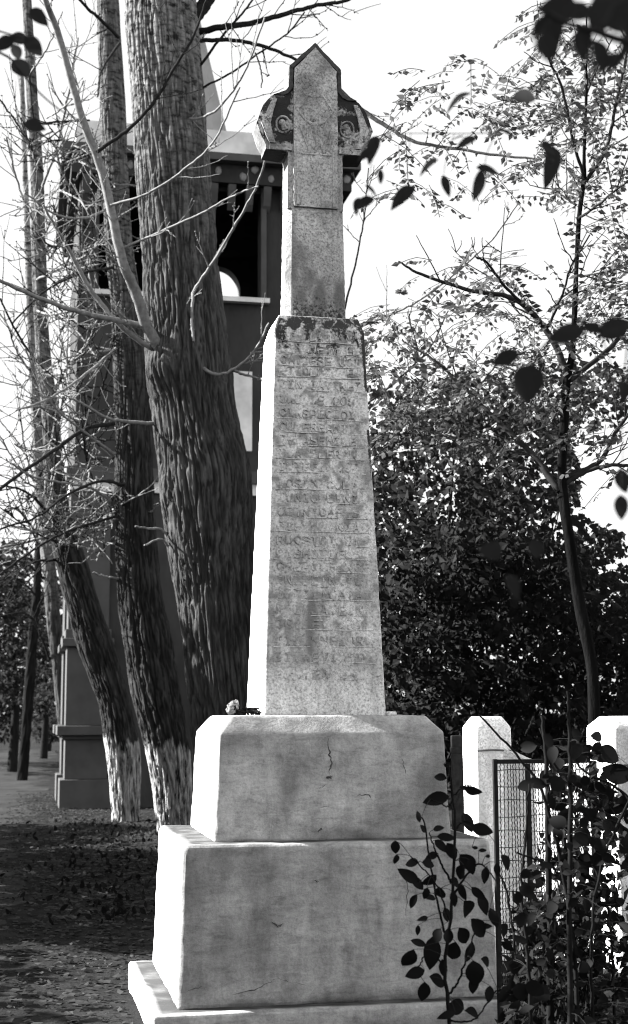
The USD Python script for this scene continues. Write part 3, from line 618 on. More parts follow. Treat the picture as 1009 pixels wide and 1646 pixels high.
# big poplar right behind the pedestal
D1 = 16.0
T1 = thing('poplar_tree', 'thick furrowed poplar trunk right behind the left side of the monument', 'tree', at(355, 1400, D1)*[1, 1, 0])
_o1 = at(355, 1400, D1)*[1, 1, 0]
def shifted(parent_origin): return parent_origin
def rel(P, o): return P - o
r1 = [(1360, 318, 452), (1195, 309, 430), (1133, 305, 424), (1050, 294, 418), (966, 285, 413), (854, 266, 410), (772, 256, 406), (722, 248, 394), (653, 240, 379), (600, 233, 374), (517, 229, 365), (425, 227, 352), (350, 221, 347), (250, 212, 339), (150, 204, 332), (50, 198, 323), (-20, 196, 316), (-160, 190, 290), (-420, 200, 260)]
T = {}
def tree_thing(prim): return prim
# parts are written in world coordinates under a thing whose origin is its foot: undo the shift
def foot(prim):
    x = UsdGeom.Xformable(prim); ops = x.GetOrderedXformOps(); return np.array(ops[0].Get(), float)
_obj0, _mesh0 = obj, usdkit.mesh
WORLD_PARENTS = {}
def world_parts(prim):
    WORLD_PARENTS[str(prim.GetPath())] = foot(prim); return prim
def _shift(path, mesh):
    for p, o in WORLD_PARENTS.items():
        if path.startswith(p + '/'):
            if isinstance(mesh, tuple): return (np.asarray(mesh[0], float) - o, mesh[1])
            t = mesh.copy(); t.apply_translation(-o); return t
    return mesh
def _mesh(stage_, path, mesh, *a, **k): return _mesh0(stage_, path, _shift(path, mesh), *a, **k)
usdkit.mesh = _mesh
world_parts(T1)
P, R = trunk_from(r1, D1, 1)
build_trunk('trunk', P, R, L['poplar'], T1, .021, 340, up=(5.5, 11), freq=20, rough=.075,
            bumps=[(at(262, 590, D1-.4), .12, .25), (at(300, 225, D1-.4), .05, .2), (at(262, 790, D1-.3), .05, .25)])
tw_, dk_ = L['twig'], L['dark_twig']  # poplar limbs carry sunlight and shade as colour
D = D1 - .08
BR = [([(300, 650), (268, 580), (237, 526), (215, 462), (196, 416), (165, 280), (132, 190), (95, 60), (75, 5), (62, -50)], D+.1, D-2.2, 24, 8, tw_, 16, (40, 140)),
      ([(237, 526), (182, 514), (114, 498), (32, 466), (-20, 440)], D-.2, D-2.0, 11, 5, tw_, 12, (40, 130)),
      ([(253, 567), (196, 526), (150, 471), (114, 407), (98, 380), (70, 330)], D-.1, D-1.5, 10, 4, tw_, 9, (40, 130)),
      ([(264, 558), (310, 471), (346, 416), (385, 350), (412, 300), (428, 255)], D-.1, D-1.6, 7, 3, tw_, 6, (30, 90)),
      ([(278, 544), (310, 580), (346, 601), (378, 592), (410, 562), (432, 520)], D-.1, D-1.0, 7, 3, tw_, 5, (30, 80)),
      ([(374, 596), (400, 604), (430, 612)], D, D-.6, 5, 3, tw_, 2, (30, 60)),
      ([(248, 681), (205, 678), (173, 672), (132, 649), (110, 640)], D, D-1.0, 7, 3, tw_, 5, (30, 90)),
      ([(310, 473), (308, 517), (311, 550)], D-.8, D-.9, 5, 4, tw_, 1, (20, 40)),
      ([(155, 245), (210, 205), (250, 160), (280, 110), (310, 60), (332, 0)], D-1.6, D-2.0, 7, 4, dk_, 7, (40, 110)),
      ([(178, 330), (240, 310), (300, 270), (345, 225), (385, 140)], D-1.4, D-2.4, 5, 3, tw_, 6, (30, 100)),
      ([(200, 398), (260, 372), (320, 345), (375, 315), (415, 300)], D-1.0, D-2.0, 5, 3, tw_, 5, (30, 90)),
      ([(262, 185), (300, 192), (340, 182), (375, 145), (400, 100), (425, 30)], D, D-1.2, 5, 3, tw_, 5, (30, 100)),
      ([(312, 54), (350, 45), (400, 38), (450, 25), (505, 10), (560, 0), (620, -30)], D+.3, D-.5, 13, 4, dk_, 14, (40, 120)),
      ([(315, 66), (375, 65), (425, 75), (472, 95), (500, 110)], D+.2, D-.3, 8, 4, dk_, 8, (40, 110)),
      ([(300, 40), (330, 5), (360, -40)], D+.3, D+.3, 30, 18, L['dark_twig'], 3, (50, 120)),
      ([(322, 105), (360, 55), (395, 15), (420, -20)], D, D-.8, 5, 3, dk_, 4, (40, 110)),
      ([(325, 142), (375, 115), (410, 90), (460, 55), (490, 20)], D, D-.8, 4, 2.5, dk_, 6, (40, 110)),
      ([(410, 85), (420, 115), (420, 142)], D-.6, D-.7, 3, 2, dk_, 1, (20, 40)),
      ([(520, 120), (575, 172), (627, 207), (671, 229), (738, 240), (809, 251), (871, 257)], D-1.0, D-3.0, 9, 3, dk_, 10, (20, 60)),
      ([(570, 528), (640, 500), (690, 472), (740, 432), (790, 385), (830, 330)], D-1.0, D-3.2, 6, 2.5, tw_, 7, (30, 90)),
      ([(560, 722), (652, 695), (707, 667), (758, 631), (801, 580), (815, 560)], D-1.0, D-3.2, 7, 3, tw_, 8, (30, 90)),
      ([(661, 695), (720, 699), (792, 707), (852, 695), (920, 661)], D-2.0, D-3.2, 4, 2.5, tw_, 5, (30, 80)),
      ([(580, 735), (622, 727), (686, 722), (758, 705), (800, 680)], D-1.0, D-2.6, 5, 2.5, tw_, 5, (30, 80)),
      ([(590, 650), (640, 610), (690, 560), (720, 500)], D-1.0, D-2.2, 4, 2, dk_, 5, (30, 80)),
      ([(553, 500), (572, 420), (585, 350), (592, 270)], D-1.0, D-1.2, 4, 2, dk_, 6, (25, 70)),
      ([(280, 880), (262, 853), (240, 850), (218, 846)], D, D-.3, 5, 3, tw_, 0, (20, 40)), ([(285, 905), (262, 868), (232, 876)], D, D-.3, 5, 3, tw_, 0, (20, 40))]
for k, (pts, d0, d1, w0, w1, m_, tws, tl) in enumerate(BR):
    branch(T1, pts, d0, d1, w0, w1, m_, tws, tl, seed=k)

D2 = 19.8
T2 = world_parts(thing('poplar_tree', 'straight poplar with whitewashed foot between the leaning and the thick trunk', 'tree', at(280, 1325, D2)*[1, 1, 0]))
r2 = [(1322, 252, 306), (1216, 236, 306), (1100, 209, 288), (1020, 197, 274), (946, 189, 260), (800, 183, 248), (700, 184, 244), (620, 181, 242), (500, 178, 229), (400, 168, 215), (300, 163, 208), (200, 160, 204), (100, 157, 198), (0, 155, 192), (-150, 150, 182), (-400, 150, 168)]
P, R = trunk_from(r2, D2, 2); build_trunk('trunk', P, R, L['washed'], T2, .026, 210, up=(5, 9), wash=1.2, freq=20, rough=.08)
for k, (pts, w0, w1, m_, tws) in enumerate([([(183, 681), (137, 690), (82, 727), (18, 772), (-20, 800)], 8, 5, dk_, 9), ([(200, 779), (160, 774), (109, 795), (60, 830), (0, 850)], 6, 3, dk_, 7), ([(178, 806), (150, 786), (109, 777), (50, 765), (20, 745)], 5, 3, tw_, 6),
        ([(192, 70), (165, 110), (160, 125), (157, 155)], 5, 3, dk_, 2), ([(190, 60), (165, 35), (132, 5), (110, -30)], 7, 4, dk_, 5), ([(186, 560), (140, 600), (80, 640), (25, 660)], 5, 3, tw_, 8), ([(182, 430), (130, 440), (70, 470), (20, 520)], 5, 3, dk_, 9),
        ([(180, 330), (140, 350), (90, 345), (40, 310)], 5, 3, tw_, 9), ([(184, 730), (130, 690), (75, 640), (40, 560)], 5, 3, tw_, 9), ([(190, 930), (165, 926), (150, 920)], 4, 3, tw_, 0), ([(188, 830), (120, 850), (60, 880), (-10, 930)], 5, 3, dk_, 10), ([(204, 40), (240, 20), (270, -10)], 5, 3, dk_, 4)]):
    branch(T2, pts, D2-.2, D2-2.0, w0, w1, m_, tws, (40, 130), seed=200+k)

D3 = 21.6
T3 = world_parts(thing('poplar_tree', 'poplar leaning left with whitewashed foot beside the church pier', 'tree', at(201, 1312, D3)*[1, 1, 0]))
r3 = [(1310, 180, 224), (1216, 171, 226), (1187, 167, 222), (1125, 158, 207), (1041, 126, 183), (980, 110, 162), (925, 94, 146), (854, 79, 122), (800, 71, 108), (700, 68, 98), (654, 66, 95), (576, 58, 82), (425, 50, 75), (300, 49, 71), (150, 42, 61), (0, 35, 51), (-200, 25, 38)]
P, R = trunk_from(r3, D3, 3); build_trunk('trunk', P, R, L['washed'], T3, .028, 170, up=(4, 7), wash=1.25, freq=22, rough=.08)
for k, (pts, w0, w1, m_, tws) in enumerate([([(60, 450), (100, 430), (150, 400), (190, 330)], 5, 3, tw_, 8), ([(58, 580), (30, 540), (0, 480)], 5, 3, dk_, 6), ([(68, 300), (90, 240), (110, 150), (125, 60)], 5, 3, tw_, 9), ([(55, 360), (30, 300), (10, 220)], 4, 3, tw_, 6), ([(80, 760), (120, 720), (160, 690), (200, 620)], 5, 3, tw_, 8),
        ([(55, 250), (28, 200), (0, 160)], 4, 3, dk_, 5), ([(85, 860), (50, 870), (0, 880), (-20, 885)], 5, 3, tw_, 7), ([(90, 900), (50, 905), (10, 930)], 5, 3, dk_, 7), ([(75, 820), (40, 790), (5, 780)], 5, 3, dk_, 8), ([(60, 500), (110, 520), (160, 580)], 4, 2, tw_, 7), ([(48, 120), (80, 70), (100, 20)], 4, 2, tw_, 5)]):
    branch(T3, pts, D3-.1, D3-1.6, w0, w1, m_, tws, (40, 130), seed=300+k)

for k in range(60):
    x0, y0 = rng.uniform(60, 185), rng.uniform(180, 900); dx, dy = rng.uniform(-110, 60), rng.uniform(-90, 40)
    branch(T3, [(x0, y0), (x0+dx*.4, y0+dy*.3), (x0+dx*.75, y0+dy*.7), (x0+dx, y0+dy*1.2)], D3-.3, D3-2.2, 3.8, 2.2, tw_ if rng.random() < .6 else dk_, 8, (30, 110), seed=700+k, tw=2.0)
D4 = 31.0
T4 = world_parts(thing('poplar_tree', 'slender poplar rising behind the church pier at far left', 'tree', at(112, 1262, D4)*[1, 1, 0]))
r4 = [(1262, 100, 122), (1154, 92, 112), (1070, 84, 104), (1008, 76, 99), (937, 69, 93), (880, 64, 86), (800, 56, 76), (700, 50, 68), (500, 42, 56), (300, 36, 46), (100, 30, 38)]
P, R = trunk_from(r4, D4, 4); build_trunk('trunk', P, R, L['poplar'], T4, .05, 60, up=(3, 6), freq=12)
for k, (pts, w0, w1) in enumerate([([(70, 930), (40, 905), (0, 900)], 4, 2), ([(80, 1060), (60, 1010), (40, 985), (0, 990)], 4, 2), ([(66, 880), (40, 830), (20, 760)], 4, 2), ([(58, 780), (90, 700), (110, 600)], 4, 2), ([(50, 600), (25, 560), (5, 500)], 4, 2), ([(44, 420), (80, 360), (110, 280)], 4, 2)]):
    branch(T4, pts, D4, D4-1.5, w0, w1, dk_, 9, (40, 120), seed=400+k)
D5 = 35.0
T5 = world_parts(thing('poplar_tree', 'thin dark leaning trunk beside the path at the far left', 'tree', at(36, 1245, D5)*[1, 1, 0]))
r5 = [(1245, 28, 45), (1100, 39, 56), (1000, 47, 63), (950, 52, 66), (850, 57, 69), (750, 60, 70), (600, 60, 68), (400, 55, 62)]
P, R = trunk_from(r5, D5, 5); build_trunk('trunk', P, R, L['thin_bark'], T5, .06, 40, up=(3, 6), freq=12)
for k, (pts, w0, w1) in enumerate([([(60, 960), (30, 930), (0, 940)], 4, 2), ([(62, 880), (90, 840), (120, 830)], 4, 2), ([(60, 860), (30, 820), (5, 820)], 4, 2), ([(64, 800), (40, 720), (30, 640)], 4, 2)]):
    branch(T5, pts, D5, D5-1, w0, w1, dk_, 8, (40, 120), seed=500+k)

# ------------------------------------------------------------------ leaves
def leaf_shape(kind='oval'):
    if kind == 'oval':   # along +x from 0 to 1
        xs_ = np.linspace(0, 1, 8); hw_ = .30*np.sin(PI*xs_**.85)**.8; hw_[0] = .015; hw_[-1] = 0
    elif kind == 'round':
        xs_ = np.linspace(0, 1, 8); hw_ = .46*np.sin(PI*xs_**.8)**.6; hw_[0] = .04; hw_[-1] = 0
    else:
        xs_ = np.array([0, .25, .6, 1.0]); hw_ = np.array([.02, .2, .2, .0])
    return xs_, hw_
def leaf(kind, size, curl=.2, fold=.15, r=None):
    xs_, hw_ = leaf_shape(kind); v, f = [], []
    for x, w in zip(xs_, hw_):
        zc = -curl*x*x
        for s_ in (-1, 0, 1): v.append((x, s_*w, zc + (fold*abs(s_)*w)))
    for i in range(len(xs_)-1):
        for j in (0, 1):
            a = i*3+j; f += [(a, a+3, a+4), (a, a+4, a+1)]
    return np.array(v)*size, np.array(f)
def orient(v, d, up):
    d = d/np.linalg.norm(d); s_ = np.cross(up, d); nn = np.linalg.norm(s_); s_ = s_/nn if nn > 1e-6 else np.array([1.0, 0, 0]); u_ = np.cross(d, s_)
    return v[:, :1]*d + v[:, 1:2]*s_ + v[:, 2:3]*u_
def leaves_mesh(cent, size, kind='round', r=rng, drop=.5, tri=True):
    """many leaves at once: each hangs from its point in its own direction"""
    V, Fc = leaf(kind, 1.0, .15, .2)
    if tri: # light leaf: four triangles
        V = np.array([(0, 0, 0), (.45, .42, .06), (1, 0, -.08), (.45, -.42, .06), (.5, 0, -.02)]) if kind == 'round' else np.array([(0, 0, 0), (.45, .22, .05), (1, 0, -.1), (.45, -.22, .05), (.5, 0, -.02)])
        Fc = np.array([(0, 4, 1), (1, 4, 2), (2, 4, 3), (3, 4, 0)])
    N = len(cent); d = r.normal(size=(N, 3)); d[:, 2] -= drop; d /= np.linalg.norm(d, axis=1, keepdims=True)
    s_ = np.cross(r.normal(size=(N, 3)), d); s_ /= np.linalg.norm(s_, axis=1, keepdims=True); u_ = np.cross(d, s_)
    sz = size*r.uniform(.45, 1.45, N)
    v = cent[:, None] + sz[:, None, None]*(V[None, :, :1]*d[:, None] + V[None, :, 1:2]*s_[:, None] + V[None, :, 2:3]*u_[:, None])
    f = Fc[None] + (np.arange(N)*len(V))[:, None, None]
    return v.reshape(-1, 3), f.reshape(-1, 3)
def sample(polys, N, D0_, D1_, r=rng, clump=None):
    """points spread through the depth D0..D1 in the directions of the (polygon, weight) list"""
    from shapely import contains_xy
    out = []
    areas = [p.area*w for p, w in polys]; tot = sum(areas)
    for (p, w), a_ in zip(polys, areas):
        n_ = int(N*a_/tot); x0, y0, x1, y1 = p.bounds; got = 0
        while got < n_:
            q = np.stack([r.uniform(x0, x1, 4000), r.uniform(y0, y1, 4000)], 1); q = q[contains_xy(p, q[:, 0], q[:, 1])]
            dd = r.uniform(D0_, D1_, len(q))
            if clump is not None:
                keep = meshkit.fbm(np.stack([q[:, 0]/clump, q[:, 1]/clump*1.3, dd*.8], -1), 3, 41) > r.uniform(.45, .54, len(q)); q, dd = q[keep], dd[keep]
            q, dd = q[:n_-got], dd[:n_-got]
            out += [at(x, y, d_) for (x, y), d_ in zip(q, dd)]; got += len(q)
    return np.array(out)

# acacia behind the fence
DA = 11.5
AC = world_parts(thing('acacia_tree', 'thin dark acacia with feathery leaves against the sky behind the fence', 'tree', at(956, 1300, DA)*[1, 1, 0]))
ra = [(1390, 946, 976), (1150, 942, 967), (1069, 938, 963), (984, 921, 946), (899, 908, 932), (814, 896, 918), (750, 893, 913), (665, 898, 917), (610, 902, 920), (556, 914, 927), (445, 920, 931), (356, 925, 935), (289, 933, 943), (249, 935, 942), (156, 939, 945), (89, 940, 944), (20, 941, 944)]
P, R = trunk_from(ra, DA, 6); build_trunk('trunk', P, R*.76, L['acacia_bark'], AC, .03, 28, up=(9, 12), freq=40, rough=.03)
AB = [([(938, 284), (920, 222), (903, 142), (883, 98), (870, 60)], 6, 3), ([(941, 292), (974, 240), (992, 156), (1007, 85), (1015, 30)], 7, 3), ([(912, 600), (880, 534), (827, 481), (756, 467), (676, 441), (640, 420)], 12, 3), ([(871, 525), (845, 494), (809, 458), (783, 423), (765, 414)], 7, 3), ([(878, 530), (903, 476), (916, 432), (947, 378)], 5, 2.5),
      ([(915, 612), (974, 565), (1009, 525), (1040, 500)], 9, 6), ([(898, 790), (861, 737), (818, 695), (784, 661), (741, 618), (699, 580), (650, 550)], 11, 3), ([(905, 770), (963, 741), (992, 690), (1015, 660)], 9, 5), ([(903, 780), (945, 757), (985, 748), (1030, 750)], 8, 5), ([(930, 352), (960, 330), (1009, 290)], 5, 3), ([(926, 330), (905, 315), (885, 300)], 4, 2), ([(943, 150), (960, 110), (985, 60)], 4, 2), ([(990, 170), (1020, 120)], 4, 3), ([(924, 445), (960, 440), (1010, 428)], 4, 2)]
for k, (pts, w0, w1) in enumerate(AB):
    branch(AC, pts, DA, DA + rng.uniform(-1.0, 1.2), w0, w1, dk_, 6, (40, 120), seed=600+k, tw=2, buds=False)
def poly(*p): return Polygon(p)
ac_regions = [(poly((690, 90), (860, 95), (880, 200), (780, 205), (640, 160)), 1.2), (poly((850, 40), (1040, 40), (1040, 500), (950, 480), (900, 300), (860, 200)), 1.5), (poly((590, 180), (720, 190), (720, 245), (620, 240)), .9),
              (poly((600, 250), (900, 230), (900, 330), (640, 330)), .4), (poly((640, 400), (900, 380), (930, 470), (660, 470)), .6), (poly((590, 470), (930, 470), (930, 640), (590, 640)), 1.5), (poly((930, 500), (1040, 500), (1040, 760), (930, 740)), 1.0), (poly((860, 0), (1040, 0), (1040, 60), (860, 40)), .6),
              (poly((600, 600), (930, 600), (930, 720), (600, 720)), 1.2)]
fc = sample(ac_regions, 640, DA-1.6, DA+1.8, clump=55)
mb = MB(); lf = np.array([(0, 0, 0), (.45, .27, .03), (1, 0, -.05), (.45, -.27, .03)])
for p in fc:
    a = rng.uniform(0, 2*PI); d = np.array([math.cos(a), .6*math.sin(a), rng.uniform(-.7, .1)]); d /= np.linalg.norm(d); ln_ = rng.uniform(.2, .46)
    rach = spline([p, p + d*ln_*.5, p + d*ln_ + [0, 0, -ln_*.2]], 5); mb.add(*tube(rach, np.full(5, .003), 3, cap=False))
    nl = int(ln_/.046)
    side = np.cross(d, [rng.normal()*.3, rng.normal()*.3, 1.0]); side /= np.linalg.norm(side)
    for q in range(1, nl+1):
        b_ = rach[0] + (rach[-1]-rach[0])*q/nl
        for sg in (-1, 1):
            if rng.random() < .12: continue
            dd = d*.35 + side*sg + rng.normal(size=3)*.22 + np.array([0, 0, -.25]); mb.add(b_ + orient(lf*rng.uniform(.05, .08), dd, np.cross(dd, side) + rng.normal(size=3)*.4), [(0, 1, 2), (0, 2, 3)])
obj('crown', mb.mesh(), L['leaf_acacia'], AC, kind='stuff')

# leafy bushes and trees behind the fence
def bush(name, label, cat, regions, N, D0_, D1_, size, footpx, stems, seed, clump=40):
    Dm = (D0_+D1_)/2; t = world_parts(thing(name, label, cat, at(footpx, 1300, Dm)*[1, 1, 0])); r = np.random.default_rng(seed)
    for (pts, w0, w1) in stems:
        branch(t, pts, Dm, Dm + r.uniform(-.6, .6), w0, w1, dk_, 4, (40, 120), seed=seed+len(pts), name='stem', tw=2, buds=False)
    obj('crown', leaves_mesh(sample(regions, N, D0_, D1_, r, clump), size, 'round', r), L['leaf_bush'], t, kind='stuff')
bush('bush', 'dense dark leafy bush right behind the monument shaft', 'bush', [(poly((560, 700), (640, 660), (760, 650), (770, 800), (760, 1280), (540, 1280), (540, 900)), 1.0), (poly((560, 620), (760, 600), (760, 700), (560, 720)), .35), (poly((540, 860), (770, 840), (770, 1300), (540, 1300)), 1.2)], 19000, 12.5, 18, .082, 660,
     [([(660, 1350), (655, 1150), (640, 900), (630, 700)], 9, 3), ([(690, 1350), (700, 1100), (720, 850), (735, 680)], 8, 3)], 31)
bush('bush', 'broad leafy bush behind the wire panel and nearer pillar', 'bush', [(poly((740, 660), (900, 640), (930, 760), (935, 900), (930, 1300), (740, 1300)), 1.0), (poly((740, 590), (930, 580), (930, 680), (740, 680)), .35), (poly((740, 850), (960, 880), (960, 1300), (740, 1300)), 1.0)], 19000, 12.5, 18, .082, 850,
     [([(850, 1350), (845, 1150), (838, 900), (830, 720)], 8, 3), ([(800, 1350), (790, 1150), (775, 950), (770, 760)], 6, 3), ([(885, 1350), (880, 1100), (890, 900), (882, 800)], 5, 2)], 37)
bush('bush', 'lower leafy bush behind the far right pillar under open sky', 'bush', [(poly((930, 935), (980, 915), (1060, 905), (1100, 1300), (920, 1300)), 1.0), (poly((925, 825), (960, 838), (1010, 870), (1000, 905), (930, 900)), .5), (poly((920, 600), (1050, 560), (1050, 660), (920, 700)), .28)], 9000, 12.5, 17, .082, 1000,
     [([(1000, 1350), (995, 1150), (985, 980)], 7, 3)], 41)
# far tree masses left of the church and beyond the right bushes
def far_tree(label, footpx, D_, regions, N, size, seed):
    t = world_parts(thing('far_tree', label, 'tree', at(footpx, 1200, D_)*[1, 1, 0])); r = np.random.default_rng(seed)
    b_ = at(footpx, 1200, D_)*[1, 1, 0]; tp = at(footpx, regions[0][0].centroid.y, D_)
    obj('trunk', tube(spline([b_ - [0, 0, .3], (b_+tp)/2 + [.1, 0, 0], tp], 12), np.linspace(.16, .05, 12), 8), L['thin_bark'], t, smooth=True, masks={'up': nil, 'furrow': nil, 'wash': nil})
    obj('crown', leaves_mesh(sample(regions, N, D_-2.5, D_+2.5, r, 24), size, 'round', r), L['leaf_bush'], t, kind='stuff')
far_tree('dark leafy tree at the far left edge beyond the path', -20, 46, [(poly((-120, 930), (-20, 890), (40, 940), (45, 1190), (-120, 1190)), 1)], 9000, .15, 51)
far_tree('dark leafy tree between the two thin trunks down the path', 70, 52, [(poly((40, 960), (110, 930), (140, 1000), (140, 1120), (95, 1120), (40, 1180)), 1)], 5000, .16, 52)
far_tree('dark spreading tree behind the thin leaning trunk down the path', 20, 40, [(poly((-100, 900), (30, 870), (95, 930), (100, 1060), (60, 1110), (-100, 1190)), 1)], 7000, .15, 54)
far_tree('pale sunlit leafy bush beyond the end of the path', 76, 62, [(poly((58, 1120), (92, 1110), (100, 1190), (56, 1190)), 1)], 1500, .18, 53)

# added leafy rows out of view, put there to shade the ground and shrubs
def shade_hedge(label, s0, s1, h, seed, w=-4.3, var=.36):
    p0 = path_point((s0+s1)/2, w); t = thing('shade_hedge', label, 'shade_hedge', (p0[0], p0[1], 0), .17); r = np.random.default_rng(seed)
    N = int((s1-s0)*h*260); q = np.stack([r.uniform(-.75, .75, N), r.uniform(-(s1-s0)/2, (s1-s0)/2, N), r.uniform(.1, 1, N)], 1)
    hh = h*(1 - var/2 + var*(meshkit.fbm(np.stack([q[:, 1]*.7, q[:, 0]*0, q[:, 0]*0], -1), 3, seed))) ; q[:, 2] *= hh
    obj('foliage', leaves_mesh(q, .22, 'round', r), L['leaf_hedge'], t, kind='stuff')
    for k in range(int((s1-s0)/1.5)):
        y = -(s1-s0)/2 + .7 + k*1.5
        obj('stem', tube(spline([(0, y, -.2), (.1, y+.05, h*.4), (-.05, y-.05, h*.75)], 8), np.linspace(.06, .02, 8), 6), L['thin_bark'], t, smooth=True, masks={'up': nil, 'furrow': nil, 'wash': nil})
shade_hedge('added unseen tall leafy hedge along the near left side of the path', -9, 1.3, 6.2, 61)
shade_hedge('added unseen lower leafy hedge along the left side of the path', 2.0, 5.6, 2.8, 62, -4.65, .06)
shade_hedge('added unseen tall leafy hedge along the far left side of the path', 6.0, 13.0, 6.0, 63)
shade_hedge('added unseen shorter leafy hedge at the far end of the path beside the church', 13.3, 16.6, 3.3, 64)

# ------------------------------------------------------------------ fallen leaves
N = 15000
s_, w_ = rng.uniform(-1.5, 24, N*3), rng.normal(.75, .7, N*3)
keep = (w_ > -.6) & (w_ < 3.5); s_, w_ = s_[keep][:N], w_[keep][:N]
pp_ = np.array([path_point(a, b) for a, b in zip(s_, w_)])
# none where the monument stands
dl = (pp_ - [MX, MY]); lx, ly = dl @ fx[:2], dl @ fy[:2]
ok = ~((abs(lx) < 1.0) & (abs(ly) < .85)); pp_ = pp_[ok]
cz = ground_z(pp_[:, 0], pp_[:, 1]) + .012
v_, f_ = leaves_mesh(np.stack([pp_[:, 0], pp_[:, 1], cz], 1), .056, 'round', rng, 0)
v_ = v_.reshape(-1, 5, 3); c_ = v_[:, :1]; v_[..., 2] = c_[..., 2] + (v_[..., 2]-c_[..., 2])*.35; v_ = v_.reshape(-1, 3); v_[:, 2] = np.maximum(v_[:, 2], ground_z(v_[:, 0], v_[:, 1]) + .004)
obj('fallen_leaves', (v_, f_), L['litter'], kind='stuff', label='dry leaves scattered on the dark ground between path and monument', category='fallen leaves')
# low weeds around the tree feet
wd = MB()
for k in range(800):
    px_, dd = rng.normal(215, 80), rng.uniform(11, 22); q = at(px_, 1300, dd); q[2] = ground_z(q[0], q[1])
    if rng.random() < .5: q[0] += rng.normal(0, .3)
    d = np.array([rng.normal(), rng.normal(), rng.uniform(.6, 2)]); wd.add(q + orient(leaf('oval', rng.uniform(.03, .085), .4)[0], d, rng.normal(size=3)), leaf('oval', 1)[1])
obj('weeds', wd.mesh(), L['leaf_dark'], kind='stuff', label='dark low weeds around the feet of the poplars', category='weeds')

# ------------------------------------------------------------------ near shrubs: every leaf its own piece
LEAFMESH = {}
def put_leaf(parent, px, py, D_, length_px, ang, mat, kind='oval', r=rng, tilt=None, name='leaf', wide=1.0, curl=None):
    """one leaf whose outline is about length_px long, pointing at ang degrees (0 = right, 90 = down) where it is seen"""
    c_ = at(px, py, D_); k = px_size(D_); a = math.radians(ang)
    t_ = r.uniform(-.6, .6) if tilt is None else tilt
    d = np.array([math.cos(a), t_, -math.sin(a)]); d /= np.linalg.norm(d); size = length_px*k*math.sqrt(1 + t_*t_*.6)
    v, f = leaf(kind, size, r.uniform(.05, .5) if curl is None else curl*r.uniform(.5, 1.2), r.uniform(.05, .5)); v[:, 1] *= wide*r.uniform(.85, 1.1)
    upn = np.array([r.normal()*.3, -1.0, r.normal()*.4 + .2]); v = orient(v, d, upn); v = v - v[10]
    return obj(name, (v + c_, f), mat, parent, smooth=True), c_ + v[0]
def petiole(mb_, a, b, w): mb_.add(*tube(spline([a, (a+b)/2 + [0, 0, np.linalg.norm(a-b)*.08], b], 5), np.full(5, w), 4))
def c8(x, y): return 580 + x/2.352, 1120 + y/2.352
DS = 5.25
sap = world_parts(thing('shrub', 'sparse dark sapling with oval leaves before the pedestal base', 'shrub', at(735, 1646, DS)*[1, 1, 0]))
stems = [([(728, 1850), (722, 1646), (716, 1545), (727, 1443), (731, 1333), (725, 1260), (720, 1228)], 7, 3), ([(716, 1503), (703, 1452), (690, 1380), (682, 1324), (671, 1307)], 4, 2), ([(722, 1480), (700, 1420), (660, 1376)], 3, 2), ([(727, 1443), (755, 1400), (775, 1390), (800, 1420)], 4, 2), ([(718, 1560), (690, 1530), (668, 1560)], 3, 2), ([(720, 1600), (740, 1570), (755, 1520), (770, 1480)], 4, 2),
         ([(722, 1640), (760, 1640), (790, 1600), (800, 1590)], 3, 2), ([(731, 1333), (750, 1320), (785, 1340)], 3, 2), ([(729, 1300), (705, 1290), (690, 1283)], 2.5, 1.5), ([(727, 1280), (750, 1262), (770, 1272)], 2.5, 1.5), ([(726, 1420), (705, 1380), (690, 1340)], 4, 2)]
stem_pts = []
for k, (pts, w0, w1) in enumerate(stems):
    P_ = np.array([at(x, y, DS + .06*math.sin(k*2.1)) for x, y in pts]); S_ = spline(P_, 30); S_ += rng.normal(0, .0015, S_.shape); stem_pts.append(S_)
    obj('stem' if k == 0 else 'branch', tube(S_, np.linspace(w0, w1, 30)*.5*px_size(DS), 7), L['shrub_stem'], sap, smooth=True)
stem_pts = np.vstack(stem_pts)
LV = [(325, 255, 34, 0), (303, 305, 50, -170), (290, 385, 100, 170), (420, 350, 75, 25), (390, 345, 40, 10), (218, 455, 45, -100), (236, 500, 35, -120), (290, 498, 40, -20), (318, 530, 75, 5), (130, 565, 50, 90), (133, 612, 40, 90), (195, 627, 55, 180), (252, 630, 55, 10), (185, 680, 90, 215), (215, 705, 70, 230), (200, 770, 60, 120), (236, 838, 38, 170), (215, 880, 40, 90), (220, 930, 65, 200),
      (182, 985, 85, 115), (237, 1110, 75, 95), (210, 1042, 70, 170), (268, 960, 120, 95), (285, 1072, 80, 30), (300, 740, 65, 80), (246, 740, 45, 100), (262, 690, 65, 140), (322, 820, 55, 70), (385, 735, 60, 90), (440, 740, 65, 45), (400, 620, 90, 45), (430, 570, 28, 10), (458, 580, 32, 0), (400, 470, 80, 60), (452, 500, 85, 15), (478, 602, 24, 0), (380, 660, 65, 110), (350, 760, 60, 80),
      (400, 800, 90, 60), (440, 870, 100, 50), (350, 960, 100, 100), (430, 1040, 110, 80), (425, 1085, 70, 85), (485, 1120, 60, 100), (470, 1000, 55, 30), (472, 866, 34, 0), (360, 1170, 80, 20), (420, 1195, 80, 15), (545, 620, 55, 60), (515, 650, 50, 90), (540, 880, 65, 60), (552, 940, 60, 40), (560, 1090, 70, 80), (300, 560, 60, 40), (340, 580, 70, 60), (270, 600, 50, 160), (415, 640, 60, 80), (470, 670, 60, 100),
      (330, 900, 70, 90), (290, 900, 70, 120), (385, 900, 80, 60), (410, 960, 80, 110), (310, 1020, 60, 90), (355, 700, 50, 30), (460, 780, 70, 60), (500, 830, 70, 70), (330, 1200, 60, 170), (265, 760, 40, 200)]
pt = MB()
